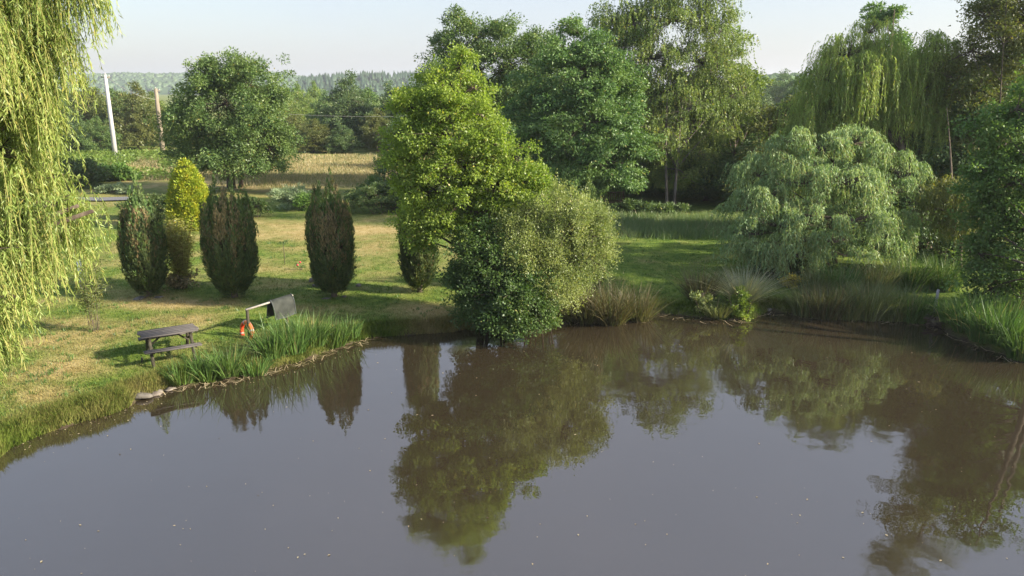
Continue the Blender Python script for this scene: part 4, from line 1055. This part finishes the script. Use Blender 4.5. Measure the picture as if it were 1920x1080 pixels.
m = MB(); hb = Vo[6]; m.tube(bez(hb + [0, 0, .02] - d * .08, hb + [0, 0, -.12] - perp * .05, hb + [0, 0, .02] + d * .08, 8), .012, 6); m.build('handle', MATE, pad)
# life ring
RED = solidmat('ring_red', (.50, .038, .014), (.60, .06, .02), 5, .45, .1, spec=.5)
ORG = solidmat('ring_faded', (.58, .14, .03), (.66, .2, .05), 5, .5, .1)
WHT = solidmat('ring_tape', (.35, .3, .28), (.45, .4, .38), 6, .4, 0)
lc = Q(463, 622, ra[1] + .10)
lr = thing('life_ring', lc, 'red and orange life ring hanging on the rail post', 'life ring', rz=R(58))
lr.rotation_euler = (R(-5), 0, R(-40))
def torus(a0, a1, Rm, r_, k=28):
    a = np.linspace(a0, a1, k); return np.stack([np.cos(a) * Rm, 0 * a, np.sin(a) * Rm], 1)
for k in range(4):
    a0 = k * math.pi / 2 + .35 + .12; m = MB(); m.tube(torus(a0 - .12, a0 + math.pi / 2 - .12, .29, 0, 14), .062, 12); rs_ = m.build('ring_section', ORG if k == 0 else RED, lr, smooth=True)
    m = MB(); m.tube(torus(a0 - .2, a0 - .04, .29, 0, 6), .066, 12); m.build('reflective_band', WHT, rs_, smooth=True)
m = MB(); m.tube(torus(0, 6.283, .365, 0, 33) + np.array([0, .0, 0]), .008, 5, cap=False); m.build('grab_rope', WHT, lr)

# ------------------------------------------------------------------ poles and wire
CONC = solidmat('concrete_pole', (.34, .35, .37), (.44, .44, .45), 3, .85, .2)
POLEW = solidmat('wood_pole', (.17, .145, .11), (.26, .225, .175), 4, .85, .4, (2, 2, .2))
def pole(name, label, px, py, top, r0, r1, mat, tilt=0, arm=True):
    b = P(px, py, .55); b[2] = hz(b[0], b[1]); H = Q(px, top, b[1])[2] - b[2]
    t = thing(name, b, label, 'pole')
    m = MB(); m.tube([[0, 0, -.4], [tilt * .5, 0, H * .5], [tilt, 0, H]], [r0, (r0 + r1) / 2, r1], 10); m.build('shaft', mat, t, smooth=True)
    if arm:
        c = MB(); c.beam((tilt - .45, 0, H - .25), (tilt + .45, 0, H - .25), .09, .09, (0, 1, 0)); ca = c.build('crossarm', POLEW, t)
        for s_ in (-1, 0, 1):
            i_ = MB(); x = tilt + s_ * .38; z = H - .20 if s_ else H
            i_.tube([[x, 0, z], [x, 0, z + .06], [x, 0, z + .08], [x, 0, z + .18]], [.02, .05, .035, .04], 7); i_.build('insulator', CONC, ca)
    return b + np.array([tilt, 0, H])
p1 = pole('utility_pole', 'pale concrete utility pole at the left of the field', 218, 303, 140, .26, .16, CONC)
p2 = pole('utility_pole', 'brown wooden utility pole in front of the field trees', 306, 291, 166, .30, .20, POLEW)
m = MB(); b3 = P(362, 312, .6); m.tube([b3 + [0, 0, -.3], b3 + [0, 0, 1.3], b3 + [0, 0, 2.2]], [.16, .15, .13], 8)
o3 = m.build('wooden_post', POLEW, loc=b3, smooth=True); o3.location = [float(q) for q in b3]; tag(o3, 'short wooden post above the golden conifer tip', 'post')
WIRE = solidmat('wire', (.25, .25, .25), (.4, .4, .38), 4, .5, 0)
def cable(a, b, sag, label):
    t = np.linspace(0, 1, 20)[:, None]; p = a + (b - a) * t - np.array([0, 0, 1.0]) * sag * 4 * t * (1 - t)
    m = MB(); m.tube(p, .013, 5); o = m.build('overhead_wire', WIRE); tag(o, label, 'wire')
cable(p1 - [0, 0, .1], p2 - [0, 0, 1.2], .5, 'thin overhead wire between the two utility poles')
cable(p2 - [0, 0, 1.2], Q(790, 217, 84), .7, 'thin overhead wire from the brown pole across the field to the right')

# ------------------------------------------------------------------ small things
STONE = solidmat('stone', (.12, .10, .085), (.22, .20, .175), 7, .9, .6)
STONEP = solidmat('pale_stone', (.085, .078, .068), (.15, .14, .125), 7, .9, .5)
def stone(px, py, r, seed, label, mat=STONE, z=None):
    rr = np.random.default_rng(seed); p = onground(px, py)
    if z is not None: p = P(px, py, z)
    m = MB(); m.ico((0, 0, r[2] * .2), r, rr, .4, 1); o = m.build('stone', mat); o.location = [float(q) for q in p]; o.rotation_euler = (0, 0, rr.random() * 6)
    tag(o, label, 'stone', 'loose stones')
stone(268, 742, (.34, .2, .08), 1, 'large pale slab stone in the bank inlet', STONEP, .05)
stone(292, 737, (.2, .14, .04), 2, 'flat stone right of the large slab in the inlet', STONE, .03)
stone(318, 730, (.16, .12, .03), 3, 'small flat stone at the right end of inlet', STONE, .02)
stone(586, 528, (.16, .12, .17), 4, 'upright stone left of the most browned conifer', STONE)
stone(592, 537, (.13, .1, .07), 5, 'small pale stone at the foot of the upright stone', STONEP)
stone(672, 537, (.13, .1, .08), 6, 'reddish pale stone right of the most browned conifer', STONE)
stone(262, 560, (.22, .16, .05), 7, 'grey flat stone left under the twin-tipped conifer', STONEP)
stone(298, 558, (.16, .13, .05), 8, 'grey flat stone right under the twin-tipped conifer', STONEP)
stone(612, 560, (.16, .1, .03), 9, 'flat pale stone under the left of most browned conifer', STONEP)
stone(645, 557, (.12, .1, .05), 10, 'small pale stone under the right of most browned conifer', STONEP)
stone(1442, 581, (.10, .08, .06), 11, 'small pinkish stone at the water right of fountain grass', STONE, .05)
# young standard and rose
b = onground(534, 496); t = thing('young_standard', b, 'thin staked sapling with a tiny dark head on the lawn', 'sapling')
H = Q(533, 456, b[1])[2] - b[2]
m = MB(); m.tube([[0, 0, -.1], [.01, 0, H * .5], [-.01, 0, H]], [.016, .014, .01], 6); m.build('stem', BARK, t)
m = MB(); rr = np.random.default_rng(180); clump_leaves(m, np.array([[0, 0, H], [.05, 0, H + .05], [-.05, .02, H - .03]]), np.tile([0, 0, 1.0], (3, 1)), rr, 18, .13, .07); m.build('leaves', M_DARK, t)
b = onground(566, 506); t = thing('rose_bush', b, 'tiny rose bush with red blooms left of the most browned conifer', 'rose')
m = MB(); pp = rr.normal(size=(6, 3)) * [.10, .08, .05] + [0, 0, .18]; clump_leaves(m, pp, unit(pp), rr, 14, .10, .06); m.build('leaves', M_HEDGE, t)
m = MB(); [m.tube([[0, 0, -.05], q], [.01, .006], 4) for q in pp]; m.build('stems', BARK, t)
ROSE = solidmat('rose_petal', (.55, .03, .06), (.7, .08, .12), 20, .6, 0)
for q in ((-.04, -.05, .34), (-.16, -.04, .22)):
    m = MB(); rq = np.random.default_rng(5); m.ico(q, (.05, .05, .04), rq, .2, 1); m.build('bloom', ROSE, t)
# white post behind the willow
b = onground(155, 540); m = MB(); Hh = Q(153, 487, b[1])[2]
WP = solidmat('white_paint', (.6, .6, .6), (.75, .74, .72), 4, .6, .1)
b2 = b.copy(); b2[2] = hz(b[0], b[1]); m.tube([[0, 0, -.1], [0, 0, (Hh - b2[2]) * .5], [0, 0, Hh - b2[2]]], [.09, .085, .08], 10)
o = m.build('garden_post', WP, smooth=True); o.location = [float(q) for q in b2]; tag(o, 'white post on the lawn behind the hanging willow shoots', 'post')
# grey post and root stump on the right
b = P(1749, 604, .0); H = Q(1752, 543, b[1])[2]
GP = solidmat('grey_post', (.20, .19, .20), (.33, .32, .34), 6, .85, .4, (2, 2, .3))
m = MB(); m.tube([[0, 0, -.6], [.01, 0, H * .5], [.03, 0, H]], [.055, .052, .047], 9); o = m.build('mooring_post', GP, smooth=True); o.location = [float(q) for q in b]
tag(o, 'grey wooden post standing at the water by the right reeds', 'post')
b = P(1752, 610, .02); rr = np.random.default_rng(190); t = thing('root_stump', b, 'tangled dark root stump at the foot of the grey post', 'stump')
m = MB(); m.ico((0, 0, .10), (.26, .2, .16), rr, .5, 2); m.build('root_mass', BARK, t)
m = MB()
for k in range(26):
    a = rr.random() * 6.283; e = np.array([math.cos(a) * rr.uniform(.2, .42), math.sin(a) * .28, rr.uniform(-.02, .38)]); m.tube(bez(np.array([0, 0, .1]), e * .6 + [0, 0, .12], e, 5), np.linspace(.028, .008, 5), 5)
m.build('roots', BARK, t)
# garden bench in the shade behind the hidden conifer
b = onground(1152, 392); t = thing('garden_bench', b, 'old wooden garden bench in deep shade under the dark tree', 'bench', rz=R(15))
WD = solidmat('old_bench_wood', (.07, .05, .035), (.13, .10, .07), 6, .85, .3, (.4, 2, 2))
for k in range(4):
    m = MB(); m.box((0, -.18 + k * .12, .45), (1.5, .1, .035)); m.build('seat_slat', WD, t)
for k in range(9):
    m = MB(); m.box((-.66 + k * .165, .28, .75), (.07, .03, .5)); m.build('back_slat', WD, t)
for z in (.50, 1.02):
    m = MB(); m.box((0, .28, z), (1.5, .05, .07)); m.build('back_rail', WD, t)
for sx in (-.72, .72):
    for sy, h in ((-.22, .66), (.30, 1.05)):
        m = MB(); m.box((sx, sy, h / 2 - .03), (.06, .06, h)); m.build('leg', WD, t)
    m = MB(); m.box((sx, .04, .68), (.07, .58, .04)); m.build('armrest', WD, t)

# leaves and specks drifting on the pond
rr = np.random.default_rng(200); N = 520
px = np.concatenate([rr.uniform(0, 1920, 300), rr.uniform(20, 320, 140), rr.uniform(400, 680, 80)])
py = np.concatenate([640 + 440 * rr.random(300) ** 1.6, np.interp(px[300:440], [0, 75, 140, 245, 320], [850, 812, 792, 762, 722]) + 4 + 22 * rr.random(140) ** 2, np.interp(px[440:], [400, 560, 680], [722, 682, 640]) + 3 + 14 * rr.random(80)])
p = np.array([P(a, b_, .006) for a, b_ in zip(px, py)]); ok = sdist(p) < -.05; p = p[ok]; n = len(p)
d = rr.normal(size=(n, 3)) * [1, 1, .03]; m = MB(); sz = .018 + .055 * rr.random(n) ** 2.2
leaves(m, p, d, np.tile([0, 0, 1.0], (n, 1)) + rr.normal(size=(n, 3)) * .08, sz, sz * .55, .15)
stuff(m.build('floating_leaves', M_DEADLEAF), 'small dry leaves drifting on the brown water', 'leaves')

# dead reed leaves lying on the water along the banks
lt = MB(); px = np.concatenate([rr.uniform(300, 690, 150), rr.uniform(1060, 1500, 70), rr.uniform(1500, 1910, 120)])
py = np.interp(px, [a for a, b_ in shore_px], [b_ for a, b_ in shore_px]) + rr.uniform(-2, 9, len(px))
for a, b_ in zip(px, py):
    c = P(a, b_, .015); an = rr.random() * 6.283; l_ = rr.uniform(.12, .5); dv = np.array([math.cos(an), math.sin(an), 0]); sv = np.array([-dv[1], dv[0], 0]) * rr.uniform(.004, .011)
    tq = np.linspace(-.5, .5, 4); cc = c + dv * (tq * l_)[:, None] + np.array([0, 0, 1.0]) * (.05 * rr.random() * (tq + .5) ** 2)[:, None] + sv * (6 * rr.normal() * (tq ** 2))[:, None]
    lt.add(np.stack([cc - sv, cc + sv], 1).reshape(-1, 3), [[0, 1, 3, 2], [2, 3, 5, 4], [4, 5, 7, 6]], 4)
stuff(lt.build('dead_reed_litter', M_DEADREED), 'pale dead reed leaves lying in the water along the banks', 'litter')

# ------------------------------------------------------------------ air
hb = MB(); hb.box((0, 3300, 36), (12500, 9000, 78))
hm, nd, lk = newmat('haze_air')
pv = nd.new('ShaderNodeVolumePrincipled'); pv.inputs['Density'].default_value = .00030; pv.inputs['Color'].default_value = (.80, .87, .97, 1); pv.inputs['Anisotropy'].default_value = .2
oo = nd.new('ShaderNodeOutputMaterial'); lk.new(pv.outputs[0], oo.inputs['Volume'])
ho = hb.build('haze', hm); ho['kind'] = 'stuff'; ho['label'] = 'thin pale blue summer haze over the whole landscape'; ho['category'] = 'haze'
